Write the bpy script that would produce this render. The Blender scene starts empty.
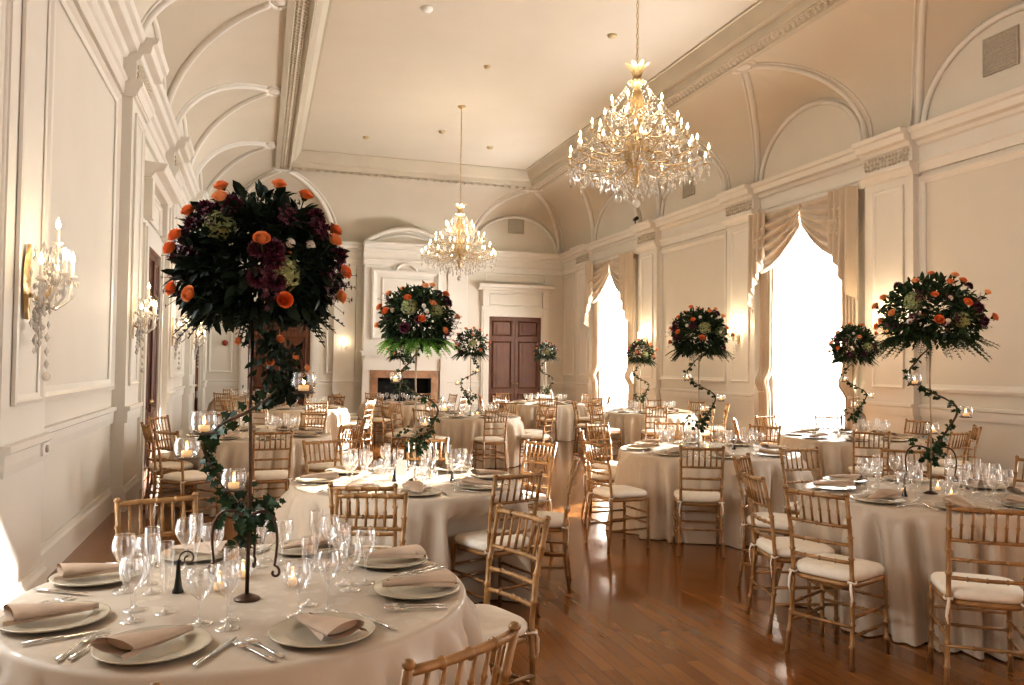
import bpy, math, random
from mathutils import Vector, Matrix
random.seed(7)
PI = math.pi
sc = bpy.context.scene
COL = sc.collection
XL, XR, YE = -1.5, 9.07, 23.5          # room side walls and end wall
SL, SR, SE = 1.76, 1.42, 1.72           # depth of the coved vault at each wall
Z0, ZV, ZC = 5.1, 6.75, 7.1            # vault springing, vault top, ceiling

# ------------------------------------------------------------------ materials
def N(nt, t, **kw):
    n = nt.nodes.new(t)
    for k, v in kw.items(): setattr(n, k, v)
    return n
def mat(name, col, rough=.5, metal=0., var=.08, scale=6., bump=0., bscale=None, emit=None, estr=0., spec=.5, sub=0., sheen=0., coat=0., trans=0., stretch=(1,1,1)):
    m = bpy.data.materials.new(name); m.use_nodes = True
    nt = m.node_tree; b = nt.nodes['Principled BSDF']
    b.inputs['Roughness'].default_value = rough; b.inputs['Metallic'].default_value = metal
    b.inputs['Specular IOR Level'].default_value = spec
    if coat: b.inputs['Coat Weight'].default_value = coat
    if sheen: b.inputs['Sheen Weight'].default_value = sheen
    if trans: b.inputs['Transmission Weight'].default_value = trans
    tc = N(nt, 'ShaderNodeTexCoord'); mp = N(nt, 'ShaderNodeMapping'); mp.inputs['Scale'].default_value = stretch
    nz = N(nt, 'ShaderNodeTexNoise'); nz.inputs['Scale'].default_value = scale; nz.inputs['Detail'].default_value = 4
    nt.links.new(tc.outputs['Object'], mp.inputs[0]); nt.links.new(mp.outputs[0], nz.inputs['Vector'])
    cr = N(nt, 'ShaderNodeValToRGB'); e = cr.color_ramp.elements
    e[0].position, e[1].position = .3, .7
    e[0].color = (*[max(0, c*(1-var)) for c in col], 1); e[1].color = (*[min(1, c*(1+var)) for c in col], 1)
    nt.links.new(nz.outputs['Fac'], cr.inputs[0]); nt.links.new(cr.outputs[0], b.inputs['Base Color'])
    if bump:
        nb = N(nt, 'ShaderNodeTexNoise'); nb.inputs['Scale'].default_value = bscale or scale*4; nb.inputs['Detail'].default_value = 3
        bp = N(nt, 'ShaderNodeBump'); bp.inputs['Strength'].default_value = bump; bp.inputs['Distance'].default_value = .01
        nt.links.new(mp.outputs[0], nb.inputs['Vector']); nt.links.new(nb.outputs['Fac'], bp.inputs['Height']); nt.links.new(bp.outputs[0], b.inputs['Normal'])
    if emit:
        b.inputs['Emission Color'].default_value = (*emit, 1); b.inputs['Emission Strength'].default_value = estr
    return m
def glass_mat(name, tint=(1,1,1), gloss=.15, rim=.8, rough=.02, haze=0.):
    """thin clear shell: clear seen face-on, bright and reflective towards the rim"""
    m = bpy.data.materials.new(name); m.use_nodes = True; nt = m.node_tree; nt.nodes.clear()
    out = N(nt, 'ShaderNodeOutputMaterial'); tr = N(nt, 'ShaderNodeBsdfTransparent'); gl = N(nt, 'ShaderNodeBsdfGlossy')
    tr.inputs[0].default_value = (*tint, 1); gl.inputs['Roughness'].default_value = rough; gl.inputs[0].default_value = (1,1,1,1)
    lw = N(nt, 'ShaderNodeLayerWeight'); lw.inputs['Blend'].default_value = .35
    ma = N(nt, 'ShaderNodeMath', operation='MULTIPLY_ADD'); ma.inputs[1].default_value = rim; ma.inputs[2].default_value = gloss
    nt.links.new(lw.outputs['Facing'], ma.inputs[0])
    mx = N(nt, 'ShaderNodeMixShader'); nt.links.new(ma.outputs[0], mx.inputs[0]); nt.links.new(tr.outputs[0], mx.inputs[1])
    if haze:
        df = N(nt, 'ShaderNodeBsdfTranslucent'); df.inputs[0].default_value = (1,.97,.92,1); m2 = N(nt, 'ShaderNodeMixShader'); m2.inputs[0].default_value = haze
        nt.links.new(gl.outputs[0], m2.inputs[1]); nt.links.new(df.outputs[0], m2.inputs[2]); nt.links.new(m2.outputs[0], mx.inputs[2])
    else: nt.links.new(gl.outputs[0], mx.inputs[2])
    nt.links.new(mx.outputs[0], out.inputs[0])
    return m
def floor_mat():
    m = bpy.data.materials.new('hardwood'); m.use_nodes = True; nt = m.node_tree; b = nt.nodes['Principled BSDF']
    tc = N(nt, 'ShaderNodeTexCoord'); mp = N(nt, 'ShaderNodeMapping'); mp.inputs['Rotation'].default_value = (0, 0, PI/2)
    br = N(nt, 'ShaderNodeTexBrick'); br.offset = .37
    for k, v in (('Scale', 1.), ('Mortar Size', .0012), ('Brick Width', 1.3), ('Row Height', .083), ('Mortar Smooth', .4)): br.inputs[k].default_value = v
    br.inputs['Color1'].default_value = (.20, .080, .021, 1); br.inputs['Color2'].default_value = (.30, .130, .036, 1); br.inputs['Mortar'].default_value = (.10, .03, .008, 1)
    nt.links.new(tc.outputs['Object'], mp.inputs[0]); nt.links.new(mp.outputs[0], br.inputs['Vector'])
    mg = N(nt, 'ShaderNodeMapping'); mg.inputs['Scale'].default_value = (24, 1.2, 1); nz = N(nt, 'ShaderNodeTexNoise'); nz.inputs['Scale'].default_value = 3; nz.inputs['Detail'].default_value = 6
    nt.links.new(tc.outputs['Object'], mg.inputs[0]); nt.links.new(mg.outputs[0], nz.inputs['Vector'])
    mx = N(nt, 'ShaderNodeMix', data_type='RGBA', blend_type='MULTIPLY'); mx.inputs['Factor'].default_value = .55
    cr = N(nt, 'ShaderNodeValToRGB'); cr.color_ramp.elements[0].color = (.55, .5, .45, 1); cr.color_ramp.elements[1].color = (1.15, 1.1, 1.05, 1)
    nt.links.new(nz.outputs['Fac'], cr.inputs[0]); nt.links.new(br.outputs['Color'], mx.inputs[6]); nt.links.new(cr.outputs[0], mx.inputs[7]); nt.links.new(mx.outputs[2], b.inputs['Base Color'])
    n2 = N(nt, 'ShaderNodeTexNoise'); n2.inputs['Scale'].default_value = 1.3
    mr = N(nt, 'ShaderNodeMapRange'); mr.inputs['To Min'].default_value = .10; mr.inputs['To Max'].default_value = .2
    nt.links.new(tc.outputs['Object'], n2.inputs['Vector']); nt.links.new(n2.outputs['Fac'], mr.inputs[0]); nt.links.new(mr.outputs[0], b.inputs['Roughness'])
    bp = N(nt, 'ShaderNodeBump'); bp.inputs['Strength'].default_value = .12; bp.inputs['Distance'].default_value = .004
    nt.links.new(br.outputs['Fac'], bp.inputs['Height']); bp.invert = True; nt.links.new(bp.outputs[0], b.inputs['Normal'])
    b.inputs['Coat Weight'].default_value = .25; b.inputs['Coat Roughness'].default_value = .12
    return m
def damask_mat():
    m = mat('ivory_damask', (.53, .445, .35), .38, var=.05, scale=4, spec=.35)
    nt = m.node_tree; b = nt.nodes['Principled BSDF']; tc = N(nt, 'ShaderNodeTexCoord')
    vo = N(nt, 'ShaderNodeTexVoronoi'); vo.inputs['Scale'].default_value = 13; nz = N(nt, 'ShaderNodeTexNoise'); nz.inputs['Scale'].default_value = 9
    ad = N(nt, 'ShaderNodeMath', operation='ADD'); nt.links.new(tc.outputs['Object'], vo.inputs['Vector']); nt.links.new(tc.outputs['Object'], nz.inputs['Vector'])
    nt.links.new(vo.outputs['Distance'], ad.inputs[0]); nt.links.new(nz.outputs['Fac'], ad.inputs[1])
    st = N(nt, 'ShaderNodeMapRange'); st.inputs['From Min'].default_value = .82; st.inputs['From Max'].default_value = .9; st.inputs['To Min'].default_value = .28; st.inputs['To Max'].default_value = .55
    nt.links.new(ad.outputs[0], st.inputs[0]); nt.links.new(st.outputs[0], b.inputs['Roughness'])
    return m
def sheer_mat():
    m = bpy.data.materials.new('sheer_voile'); m.use_nodes = True; nt = m.node_tree; nt.nodes.clear()
    out = N(nt, 'ShaderNodeOutputMaterial'); a = N(nt, 'ShaderNodeBsdfTranslucent'); d = N(nt, 'ShaderNodeBsdfDiffuse'); t = N(nt, 'ShaderNodeBsdfTransparent')
    a.inputs[0].default_value = (1, .98, .95, 1); d.inputs[0].default_value = (1, .98, .95, 1)
    m1 = N(nt, 'ShaderNodeMixShader'); m1.inputs[0].default_value = .3; m2 = N(nt, 'ShaderNodeMixShader'); m2.inputs[0].default_value = .4
    nt.links.new(a.outputs[0], m1.inputs[1]); nt.links.new(d.outputs[0], m1.inputs[2]); nt.links.new(m1.outputs[0], m2.inputs[1]); nt.links.new(t.outputs[0], m2.inputs[2]); nt.links.new(m2.outputs[0], out.inputs[0])
    return m
M = dict(
    wall=mat('cream_wall', (.67, .635, .565), .6, var=.02, scale=1.5), trim=mat('ivory_trim', (.72, .695, .64), .42, var=.02, scale=3),
    ceil=mat('cream_plaster', (.60, .55, .465), .8, var=.02, scale=1.2), orn=mat('plaster_ornament', (.56, .505, .415), .55, var=.12, scale=30, bump=.5, bscale=60),
    rodgold=mat('pale_bronze', (.33, .26, .17), .4, .4, var=.2, scale=25), beam=mat('beam_shaded_tone', (.50, .455, .37), .6, var=.04, scale=2), floor=floor_mat(), gold=mat('gilded_bamboo', (.315, .172, .066), .36, .15, var=.25, scale=14, bump=.15, bscale=60), cushion=mat('ivory_cushion', (.86, .79, .68), .75, var=.04, scale=20, bump=.2, bscale=90),
    damask=damask_mat(), napkin=mat('champagne_napkin', (.45, .335, .245), .6, var=.08, scale=12, spec=.2, bump=.15, bscale=80), plate=mat('pewter_charger', (.50, .435, .33), .25, .15, var=.08, scale=9),
    silver=mat('silver', (.72, .69, .64), .2, .95, var=.08, scale=20), glass=glass_mat('clear_glass'), iron=mat('dark_bronze', (.075, .045, .028), .38, .5, var=.3, scale=25),
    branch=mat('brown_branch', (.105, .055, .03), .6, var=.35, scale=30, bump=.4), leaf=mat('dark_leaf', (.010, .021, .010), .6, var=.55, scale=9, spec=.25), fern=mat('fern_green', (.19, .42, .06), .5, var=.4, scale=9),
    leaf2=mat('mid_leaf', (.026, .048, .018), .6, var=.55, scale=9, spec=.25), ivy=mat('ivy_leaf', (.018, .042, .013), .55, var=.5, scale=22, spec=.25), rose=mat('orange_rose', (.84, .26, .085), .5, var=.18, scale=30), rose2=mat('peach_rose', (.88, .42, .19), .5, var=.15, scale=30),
    burg=mat('burgundy_bloom', (.075, .008, .026), .5, var=.4, scale=30), hyd=mat('green_hydrangea', (.27, .30, .13), .6, var=.25, scale=40), white=mat('white_bloom', (.85, .82, .74), .6, var=.08, scale=40),
    wax=mat('candle_wax', (.9, .72, .48), .5, var=.03, emit=(1, .55, .2), estr=.6), flame=mat('candle_flame', (1, .8, .4), .5, emit=(1, .62, .25), estr=14), bulb=mat('flame_bulb', (1, .9, .7), .4, emit=(1, .74, .42), estr=16),
    crystal=mat('cut_crystal', (.95, .86, .72), .08, var=.06, spec=.9, trans=.45), crystal_w=mat('clear_crystal', (.95, .93, .9), .08, var=.05, spec=.9, trans=.5), brass=mat('aged_brass', (.50, .36, .19), .3, .6, var=.25, scale=30), candle=mat('candle_tube', (.9, .84, .72), .5, var=.03),
    drape=mat('champagne_silk', (.56, .48, .38), .42, var=.10, scale=5, sheen=.4, stretch=(1, 1, .2)), lining=mat('rose_damask', (.40, .27, .21), .55, var=.35, scale=35), sheer_or_added_glow=sheer_mat(), frame=mat('white_window_paint', (.9, .88, .84), .4, var=.02), pane=glass_mat('window_glass', gloss=.03, rim=.25),
    wood=mat('mahogany', (.098, .036, .016), .45, var=.35, scale=5, spec=.3, stretch=(8, 8, .7)), marble=mat('brown_marble', (.30, .165, .095), .28, var=.35, scale=5), soot=mat('soot', (.006, .005, .005), .9, var=.3), vent=mat('vent_grey', (.42, .385, .32), .5, var=.1, scale=30),
    red=mat('alarm_red', (.22, .03, .02), .4), plastic=mat('white_plastic', (.85, .84, .82), .35, var=.02), dark=mat('black_metal', (.03, .025, .02), .35, .4), card=mat('white_card', (.9, .88, .84), .7, var=.02), brasslamp=mat('brass_fitting', (.5, .4, .25), .4, .6),
)

# ------------------------------------------------------------------ mesh builder
class MB:
    def __init__(s): s.v = []; s.f = []; s.sm = []; s.mi = []; s.X = Matrix()
    def add(s, vs, fs, smooth=False, mi=0):
        b = len(s.v); s.v += [tuple(s.X @ Vector(p)) for p in vs]
        for f in fs: s.f.append(tuple(b+i for i in f)); s.sm.append(smooth); s.mi.append(mi)
        return s
    def box(s, c, d, rz=0., mi=0, taper=1.):
        x, y, z = d[0]/2, d[1]/2, d[2]/2; R = Matrix.Rotation(rz, 3, 'Z'); c = Vector(c)
        vs = [c + R @ Vector((sx*x*(taper if sz > 0 else 1), sy*y*(taper if sz > 0 else 1), sz*z)) for sz in (-1, 1) for sx, sy in ((-1,-1), (1,-1), (1,1), (-1,1))]
        return s.add(vs, [(3,2,1,0), (4,5,6,7), (0,1,5,4), (1,2,6,5), (2,3,7,6), (3,0,4,7)], False, mi)
    def bb(s, x0, x1, y0, y1, z0, z1, mi=0): return s.box(((x0+x1)/2, (y0+y1)/2, (z0+z1)/2), (x1-x0, y1-y0, z1-z0), 0, mi)
    def tube(s, pts, r, n=8, mi=0, cap=True, flat=1.):
        pts = [Vector(p) for p in pts]; k = len(pts)
        if not isinstance(r, (list, tuple)): r = [r]*k
        vs = []; fs = []; up = None
        for i, p in enumerate(pts):
            t = (pts[min(i+1, k-1)] - pts[max(i-1, 0)])
            if t.length < 1e-9: t = Vector((0, 0, 1))
            t.normalize()
            if up is None: up = Vector((0, 0, 1)) if abs(t.z) < .9 else Vector((0, 1, 0))
            a = t.cross(up)
            if a.length < 1e-4: a = t.orthogonal()
            a.normalize(); b = a.cross(t).normalized(); up = b
            for j in range(n):
                q = 2*PI*j/n; vs.append(p + a*math.cos(q)*r[i] + b*math.sin(q)*r[i]*flat)
        for i in range(k-1):
            for j in range(n): fs.append((i*n+j, i*n+(j+1) % n, (i+1)*n+(j+1) % n, (i+1)*n+j))
        if cap: fs += [tuple(range(n-1, -1, -1)), tuple((k-1)*n+j for j in range(n))]
        return s.add(vs, fs, True, mi)
    def lathe(s, prof, n=24, c=(0,0,0), mi=0, capb=False, capt=False, sm=True):
        vs = []; fs = []; c = Vector(c)
        for r, z in prof:
            for j in range(n): q = 2*PI*j/n; vs.append(c + Vector((r*math.cos(q), r*math.sin(q), z)))
        k = len(prof)
        for i in range(k-1):
            for j in range(n): fs.append((i*n+j, i*n+(j+1) % n, (i+1)*n+(j+1) % n, (i+1)*n+j))
        if capb: fs.append(tuple(range(n-1, -1, -1)))
        if capt: fs.append(tuple((k-1)*n+j for j in range(n)))
        return s.add(vs, fs, sm, mi)
    def grid(s, fn, nu, nv, mi=0, sm=True):
        vs = [fn(i/nu, j/nv) for i in range(nu+1) for j in range(nv+1)]
        return s.add(vs, [(i*(nv+1)+j, (i+1)*(nv+1)+j, (i+1)*(nv+1)+j+1, i*(nv+1)+j+1) for i in range(nu) for j in range(nv)], sm, mi)
    def octa(s, c, rx, rz, mi=0):
        x, y, z = c
        return s.add([(x+rx,y,z), (x,y+rx,z), (x-rx,y,z), (x,y-rx,z), (x,y,z+rz), (x,y,z-rz)], [(0,1,4), (1,2,4), (2,3,4), (3,0,4), (1,0,5), (2,1,5), (3,2,5), (0,3,5)], False, mi)
    def ball(s, c, r, n=8, m=6, mi=0, sz=1.):
        return s.lathe([(max(1e-4, r*math.sin(PI*i/m)), -r*sz*math.cos(PI*i/m)) for i in range(m+1)], n, c, mi)
    def leaf(s, p, d, nrm, L, W, fold=.25, mi=0):
        p = Vector(p); d = Vector(d).normalized(); a = d.cross(Vector(nrm))
        if a.length < 1e-4: a = d.orthogonal()
        a.normalize(); n = a.cross(d)
        vs = [p, p+d*L*.35+a*W*.5+n*W*fold, p+d*L*.38, p+d*L*.35-a*W*.5+n*W*fold, p+d*L*.72+a*W*.36+n*W*fold*.6-n*L*.06, p+d*L*.72-n*L*.05, p+d*L*.72-a*W*.36+n*W*fold*.6-n*L*.06, p+d*L-n*L*.16]
        return s.add(vs, [(0,2,1), (0,3,2), (1,2,5,4), (2,3,6,5), (4,5,7), (5,6,7)], True, mi)
    def ivyleaf(s, p, d, nrm, L, mi=0):
        p = Vector(p); d = Vector(d).normalized(); a = d.cross(Vector(nrm))
        if a.length < 1e-4: a = d.orthogonal()
        a.normalize(); n = a.cross(d)
        o = [(0,0,0), (.05,.34,.1), (.38,.24,.06), (.42,.50,.0), (.62,.2,.04), (1,0,-.12), (.62,-.2,.04), (.42,-.50,0), (.38,-.24,.06), (.05,-.34,.1)]
        vs = [p + d*L*u + a*L*v + n*L*w for u, v, w in o] + [p + d*L*.45]
        return s.add(vs, [(10, (i+1) % 10, i) for i in range(10)], True, mi)
    def mesh(s, name, *mats):
        me = bpy.data.meshes.new(name); me.from_pydata(s.v, [], s.f); me.polygons.foreach_set('use_smooth', s.sm)
        for m in mats: me.materials.append(M[m] if isinstance(m, str) else m)
        if len(mats) > 1: me.polygons.foreach_set('material_index', s.mi)
        me.update(); return me

# ------------------------------------------------------------------ scene objects
def link(name, data, parent=None, loc=None, rz=0.):
    o = bpy.data.objects.new(name, data); COL.objects.link(o)
    if parent is not None: o.parent = parent
    if loc is not None: o.location = loc
    if rz: o.rotation_euler = (0, 0, rz)
    return o
LABELS = {}
def tag(o, label, cat, group=None):
    LABELS.setdefault(label, []).append(o.name)
    o['label'] = label; o['category'] = cat
    if group: o['group'] = group
    return o
def struct(name, data, parent=None):
    o = link(name, data, parent)
    if parent is None: o['kind'] = 'structure'
    return o
TRIM = [0]
def trim(mb, *m):
    TRIM[0] += 1
    return struct('trim_%d' % TRIM[0], mb.mesh('trim', *(m or ('trim',))))
def inst(name, proto, loc, rz, label, cat, group=None):
    """proto = list of (part name, mesh or None, parent index, location, label)"""
    objs = []
    for i, p in enumerate(proto):
        nm, me, par = p[:3]
        o = link(name if i == 0 else nm, me, objs[par] if i else None, p[3] if len(p) > 3 and p[3] is not None else None)
        if len(p) > 4 and i: o.rotation_euler = p[4] or (0, 0, 0)
        if len(p) > 5 and p[5]: o['kind'] = p[5]
        objs.append(o)
    objs[0].location = loc; objs[0].rotation_euler = (0, 0, rz)
    tag(objs[0], label, cat, group)
    return objs[0]

# ------------------------------------------------------------------ wall helpers: s along the wall, d out of the wall, z up
def W(side, s, d, z):
    return (XR-d, s, z) if side == 'R' else (XL+d, s, z) if side == 'L' else (s, YE-d, z)
def wbox(mb, side, s0, s1, d0, d1, z0, z1, mi=0):
    a = W(side, s0, d0, z0); b = W(side, s1, d1, z1)
    lo = [min(p, q) for p, q in zip(a, b)]; hi = [max(p, q) for p, q in zip(a, b)]
    mb.bb(lo[0], hi[0], lo[1], hi[1], lo[2], hi[2], mi)
def wprof(mb, side, s0, s1, prof, mi=0):
    n = len(prof); vs = [W(side, s, d, z) for s in (s0, s1) for d, z in prof]
    fs = [(i, (i+1) % n, n+(i+1) % n, n+i) for i in range(n)] + [tuple(range(n)), tuple(range(2*n-1, n-1, -1))]
    mb.add(vs, fs, False, mi)
def wframe(mb, side, s0, s1, z0, z1, w=.09, d=.035, base=0.):
    """mitred picture-frame moulding with a stepped section"""
    prof = [(0, base+.004), (0, base+d), (w*.35, base+d*1.25), (w*.6, base+d*.6), (w, base+d*.35), (w, base+.004)]
    cs = [(s0, z0, 1, 1), (s1, z0, -1, 1), (s1, z1, -1, -1), (s0, z1, 1, -1)]; n = len(prof)
    vs = [W(side, s+a*i, d_, z+b*i) for s, z, a, b in cs for i, d_ in prof]
    fs = [(k*n+i, k*n+i+1, ((k+1) % 4)*n+i+1, ((k+1) % 4)*n+i) for k in range(4) for i in range(n-1)]
    mb.add(vs, fs)
WORLD, WINL, SUN, CHL, SCL, EXPO = .03, 1100, 170., 105, 7, -.06
# ================================================================== ROOM SHELL
BACK = -4.
WIN = (3.85, 11.6, 19.5)                       # window bays on the window wall
PIL = (5.8, 9.83, 13.8, 17.85, 21.9)             # pilaster centres
PANELS = (7.74, 15.6)
mb = MB(); mb.add([(XL-.4, BACK, 0), (XR+.4, BACK, 0), (XR+.4, YE+.4, 0), (XL-.4, YE+.4, 0)], [(0, 1, 2, 3)])
struct('floor', mb.mesh('floor', 'floor'))
mb = MB(); mb.bb(XL-.5, XR+.5, BACK, YE+.5, ZC, ZC+.15); struct('ceiling', mb.mesh('ceiling', 'ceil'))
def wall_with_holes(side, holes, s0, s1, th=.35, top=7.3):
    mb = MB(); cuts = sorted(holes); cur = s0
    for a, b, z0, z1 in cuts:
        wbox(mb, side, cur, a, -th, 0, 0, top)
        if z0 > 0: wbox(mb, side, a, b, -th, 0, 0, z0)
        wbox(mb, side, a, b, -th, 0, z1, top); cur = b
    wbox(mb, side, cur, s1, -th, 0, 0, top)
    return mb.mesh('wall', 'wall')
struct('wall_right', wall_with_holes('R', [(w-1.0, w+1.0, .35, 4.25) for w in WIN], BACK, YE+.35))
struct('wall_left', wall_with_holes('L', [(2.9, 4.8, .35, 4.25)], BACK, YE+.35))
struct('wall_end', wall_with_holes('E', [], XL-.35, XR+.35))

# ---- coved vault with lunettes
HW = 1.45
SIDEB = (-.15, 3.85, 7.76, 11.68, 15.65, 19.62)
ENDB = (.5, 7.47)
def zc(t): return Z0 + (ZV-Z0)*math.sqrt(max(0., 1-(1-min(1., t))**2))
def zwall(u): return Z0 + 1.17*math.sqrt(max(0., 1-u*u))
def zvault(t, s, bays):
    t = max(0., min(1., t))
    for b in bays:
        u = abs(s-b)/HW
        if u < 1:
            tg = .92*(1-u)
            if t < tg:
                w = zwall(u); return w + (zc(tg)-w)*(t/tg)**.85
    return zc(t)
def zside(d, S, y): return zvault(d/S, y, SIDEB)
def zend(d, x): return zvault(d/SE, x, ENDB) if d < SE else 99.
mb = MB()
for side, S in (('R', SR), ('L', SL)):
    ny = int((YE-BACK)/.075)
    def fn(a, b, side=side, S=S):
        d = S*a**1.6; y = BACK + (YE-BACK)*b; x = XR-d if side == 'R' else XL+d
        return (x, y, min(zside(d, S, y), zend(YE-y, x)))
    mb.grid(fn, 26, ny)
def fne(a, b):
    d = SE*a**1.6; x = XL+SL + (XR-SR-XL-SL)*b
    return (x, YE-d, zend(d, x))
mb.grid(fne, 26, 90)
struct('ceiling_vault', mb.mesh('vault', 'ceil'))
# ribs along the groins, arch mouldings on the wall, medallions
def rib(side, b, S, bays):
    mb = MB()
    for sg in (-1, 1):
        for off, r in ((0, .062), (.14, .022)):
            pts = []
            for i in range(25):
                u = 1-i/24*.93; tg = .92*(1-u); s = b+sg*(u*HW+off)
                pts.append(W(side, s, max(.03, tg*S), zc(tg)-.012))
            mb.tube(pts, r, 6, flat=.7)
    pts = [W(side, b-math.cos(PI*i/32)*HW*.93, .03, Z0+1.10*math.sin(PI*i/32)) for i in range(33)]
    mb.tube(pts, .045, 6)
    c = Vector(W(side, b, S*.93, zc(.93)+.0))
    nn = []
    for i in range(20):
        q = 2*PI*i/20; a, e = .26*math.cos(q), .15*math.sin(q)
        nn.append(W(side, b+a, S*.93+e*.9, zc(.93)-.0+e*.12))
    mb.tube(nn+nn[:2], .035, 6); mb.X = Matrix.Translation(c) @ Matrix.Scale(.35, 4, (0, 0, 1)); mb.ball((0, 0, 0), .15, 12, 6); mb.X = Matrix()
    trim(mb)
for b in SIDEB[1:]:
    rib('R', b, SR, SIDEB); rib('L', b, SL, SIDEB)
for b in ENDB: rib('E', b, SE, ENDB)
# ---- ceiling beam frame with carved band and dentils
BXL, BXR, BYE = XL+SL, XR-SR, YE-SE
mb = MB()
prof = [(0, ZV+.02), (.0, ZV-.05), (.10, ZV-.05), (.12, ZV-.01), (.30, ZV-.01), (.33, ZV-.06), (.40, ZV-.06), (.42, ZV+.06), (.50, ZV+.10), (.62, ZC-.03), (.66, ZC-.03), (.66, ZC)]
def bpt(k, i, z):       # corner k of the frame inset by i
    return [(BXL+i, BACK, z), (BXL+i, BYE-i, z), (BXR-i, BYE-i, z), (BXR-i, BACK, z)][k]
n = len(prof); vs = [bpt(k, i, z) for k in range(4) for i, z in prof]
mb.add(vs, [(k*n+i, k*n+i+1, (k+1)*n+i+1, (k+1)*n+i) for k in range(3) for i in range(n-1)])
trim(mb, 'beam')  # beam colour darkened to carry the shade of its inner face
mb = MB()
for xx in (BXL, BXR):
    sg = 1 if xx == BXL else -1
    y = 1.
    while y < BYE-.2:
        for k, (o, r) in enumerate(((.15, .032), (.21, .045), (.27, .032))):
            yy = y + (.06 if k == 1 else 0) + random.uniform(-.008, .008); mb.octa((xx+sg*o, yy, ZV-.03), r*1.1, r*.8)
        mb.octa((xx+sg*.365, y, ZV-.07), .03, .03); mb.octa((xx+sg*.365, y+.06, ZV-.07), .03, .03)
        y += .12
x = BXL+.3
while x < BXR-.2:
    mb.box((x, BYE-.22, ZV-.05), (.11, .16, .1)); x += .22
trim(mb, 'orn')

# ---- entablature, dado rail, baseboards, wall panels
CORN = [(0, 4.46), (.05, 4.46), (.06, 4.58), (.085, 4.6), (.085, 4.63), (.03, 4.64), (.03, 4.84), (.07, 4.86), (.09, 4.91), (.17, 4.93), (.19, 5.02), (.23, 5.04), (.25, 5.1), (0, 5.1)]
RAIL = [(0, .94), (.025, .94), (.03, 1.0), (.03, 1.06), (.055, 1.075), (.055, 1.115), (0, 1.115)]
BASE = [(0, 0), (.035, 0), (.035, .2), (.02, .225), (.015, .26), (0, .26)]
def off(prof, o): return [(d+o if d else 0, z) for d, z in prof]
DOORS = {'L': [(11.85, .85), (19.85, .85)], 'R': [], 'E': [(.5, .95), (7.47, 1.05)]}
WINS = {'L': [(3.85, 1.15)], 'R': [(w, 1.15) for w in WIN], 'E': []}
def runs(side, s0, s1, gaps):
    cur = s0
    for c, h in sorted(gaps):
        if c-h > cur: yield cur, c-h
        cur = max(cur, c+h)
    if cur < s1: yield cur, s1
FIRE = (2.8, 5.2)
for side, a, b in (('R', 1., YE), ('L', 1., YE), ('E', XL, XR)):
    gaps = DOORS[side] + WINS[side] + ([(4.0, 1.2)] if side == 'E' else [])
    mb = MB(); wprof(mb, side, a, b, CORN); trim(mb)
    mb = MB()
    for s0, s1 in runs(side, a, b, gaps): wprof(mb, side, s0, s1, RAIL)
    trim(mb)
    mb = MB()
    for s0, s1 in runs(side, a, b, gaps): wprof(mb, side, s0, s1, BASE)
    struct('baseboard_' + {'R': 'right', 'L': 'left', 'E': 'end'}[side], mb.mesh('baseboard', 'trim'))
def pilaster(side, c, w=.96, p=.13):
    mb = MB(); h = w/2
    wbox(mb, side, c-h, c+h, 0, p, .26, 4.52)
    wprof(mb, side, c-h-.02, c+h+.02, off(BASE, p)); wprof(mb, side, c-h-.01, c+h+.01, off(RAIL, p)); wprof(mb, side, c-h-.015, c+h+.015, off(CORN, p))
    wframe(mb, side, c-h+.17, c+h-.17, 1.33, 4.32, .06, .025, p)
    wprof(mb, side, c-h-.03, c+h+.03, [(0, 4.44), (p+.03, 4.44), (p+.08, 4.54), (p+.10, 4.56), (p+.10, 4.61), (0, 4.61)])
    trim(mb)
    mo = MB(); k = 0
    for i in range(13):
        for j in range(3):
            s = c-h+.06+i*(w-.12)/12; mo.octa(W(side, s+random.uniform(-.015, .015), p+.045, 4.67+j*.065+random.uniform(-.01, .01)), .035, .034)
    trim(mo, 'orn')
for y in PIL:
    pilaster('R', {9.83: 9.68, 13.8: 13.55, 17.85: 17.5, 21.9: 21.55}.get(y, y)); pilaster('L', 5.56 if y < 6 else y)
for side in 'RL':
    mb = MB()
    for c in PANELS: wframe(mb, side, c-(1.56 if side == 'L' and c < 9 else 1.4), c+1.46, 1.3, 4.4, .11, .045)
    trim(mb)
mb = MB()
wframe(mb, 'R', 22.55, 23.35, 1.3, 4.4, .08, .035); wframe(mb, 'L', 22.55, 23.35, 1.3, 4.4, .08, .035)
for a, b in ((-1.38, -.75), (1.78, 2.65), (5.35, 5.95)): wframe(mb, 'E', a, b, 1.3, 4.4, .08, .035)
trim(mb)
for x in (2.28, 5.62):       # slim pilasters on the end wall
    mb = MB(); wbox(mb, 'E', x-.3, x+.3, 0, .1, .26, 4.52); wprof(mb, 'E', x-.31, x+.31, off(CORN, .1)); wprof(mb, 'E', x-.31, x+.31, off(RAIL, .1)); wprof(mb, 'E', x-.31, x+.31, off(BASE, .1)); trim(mb)

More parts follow.
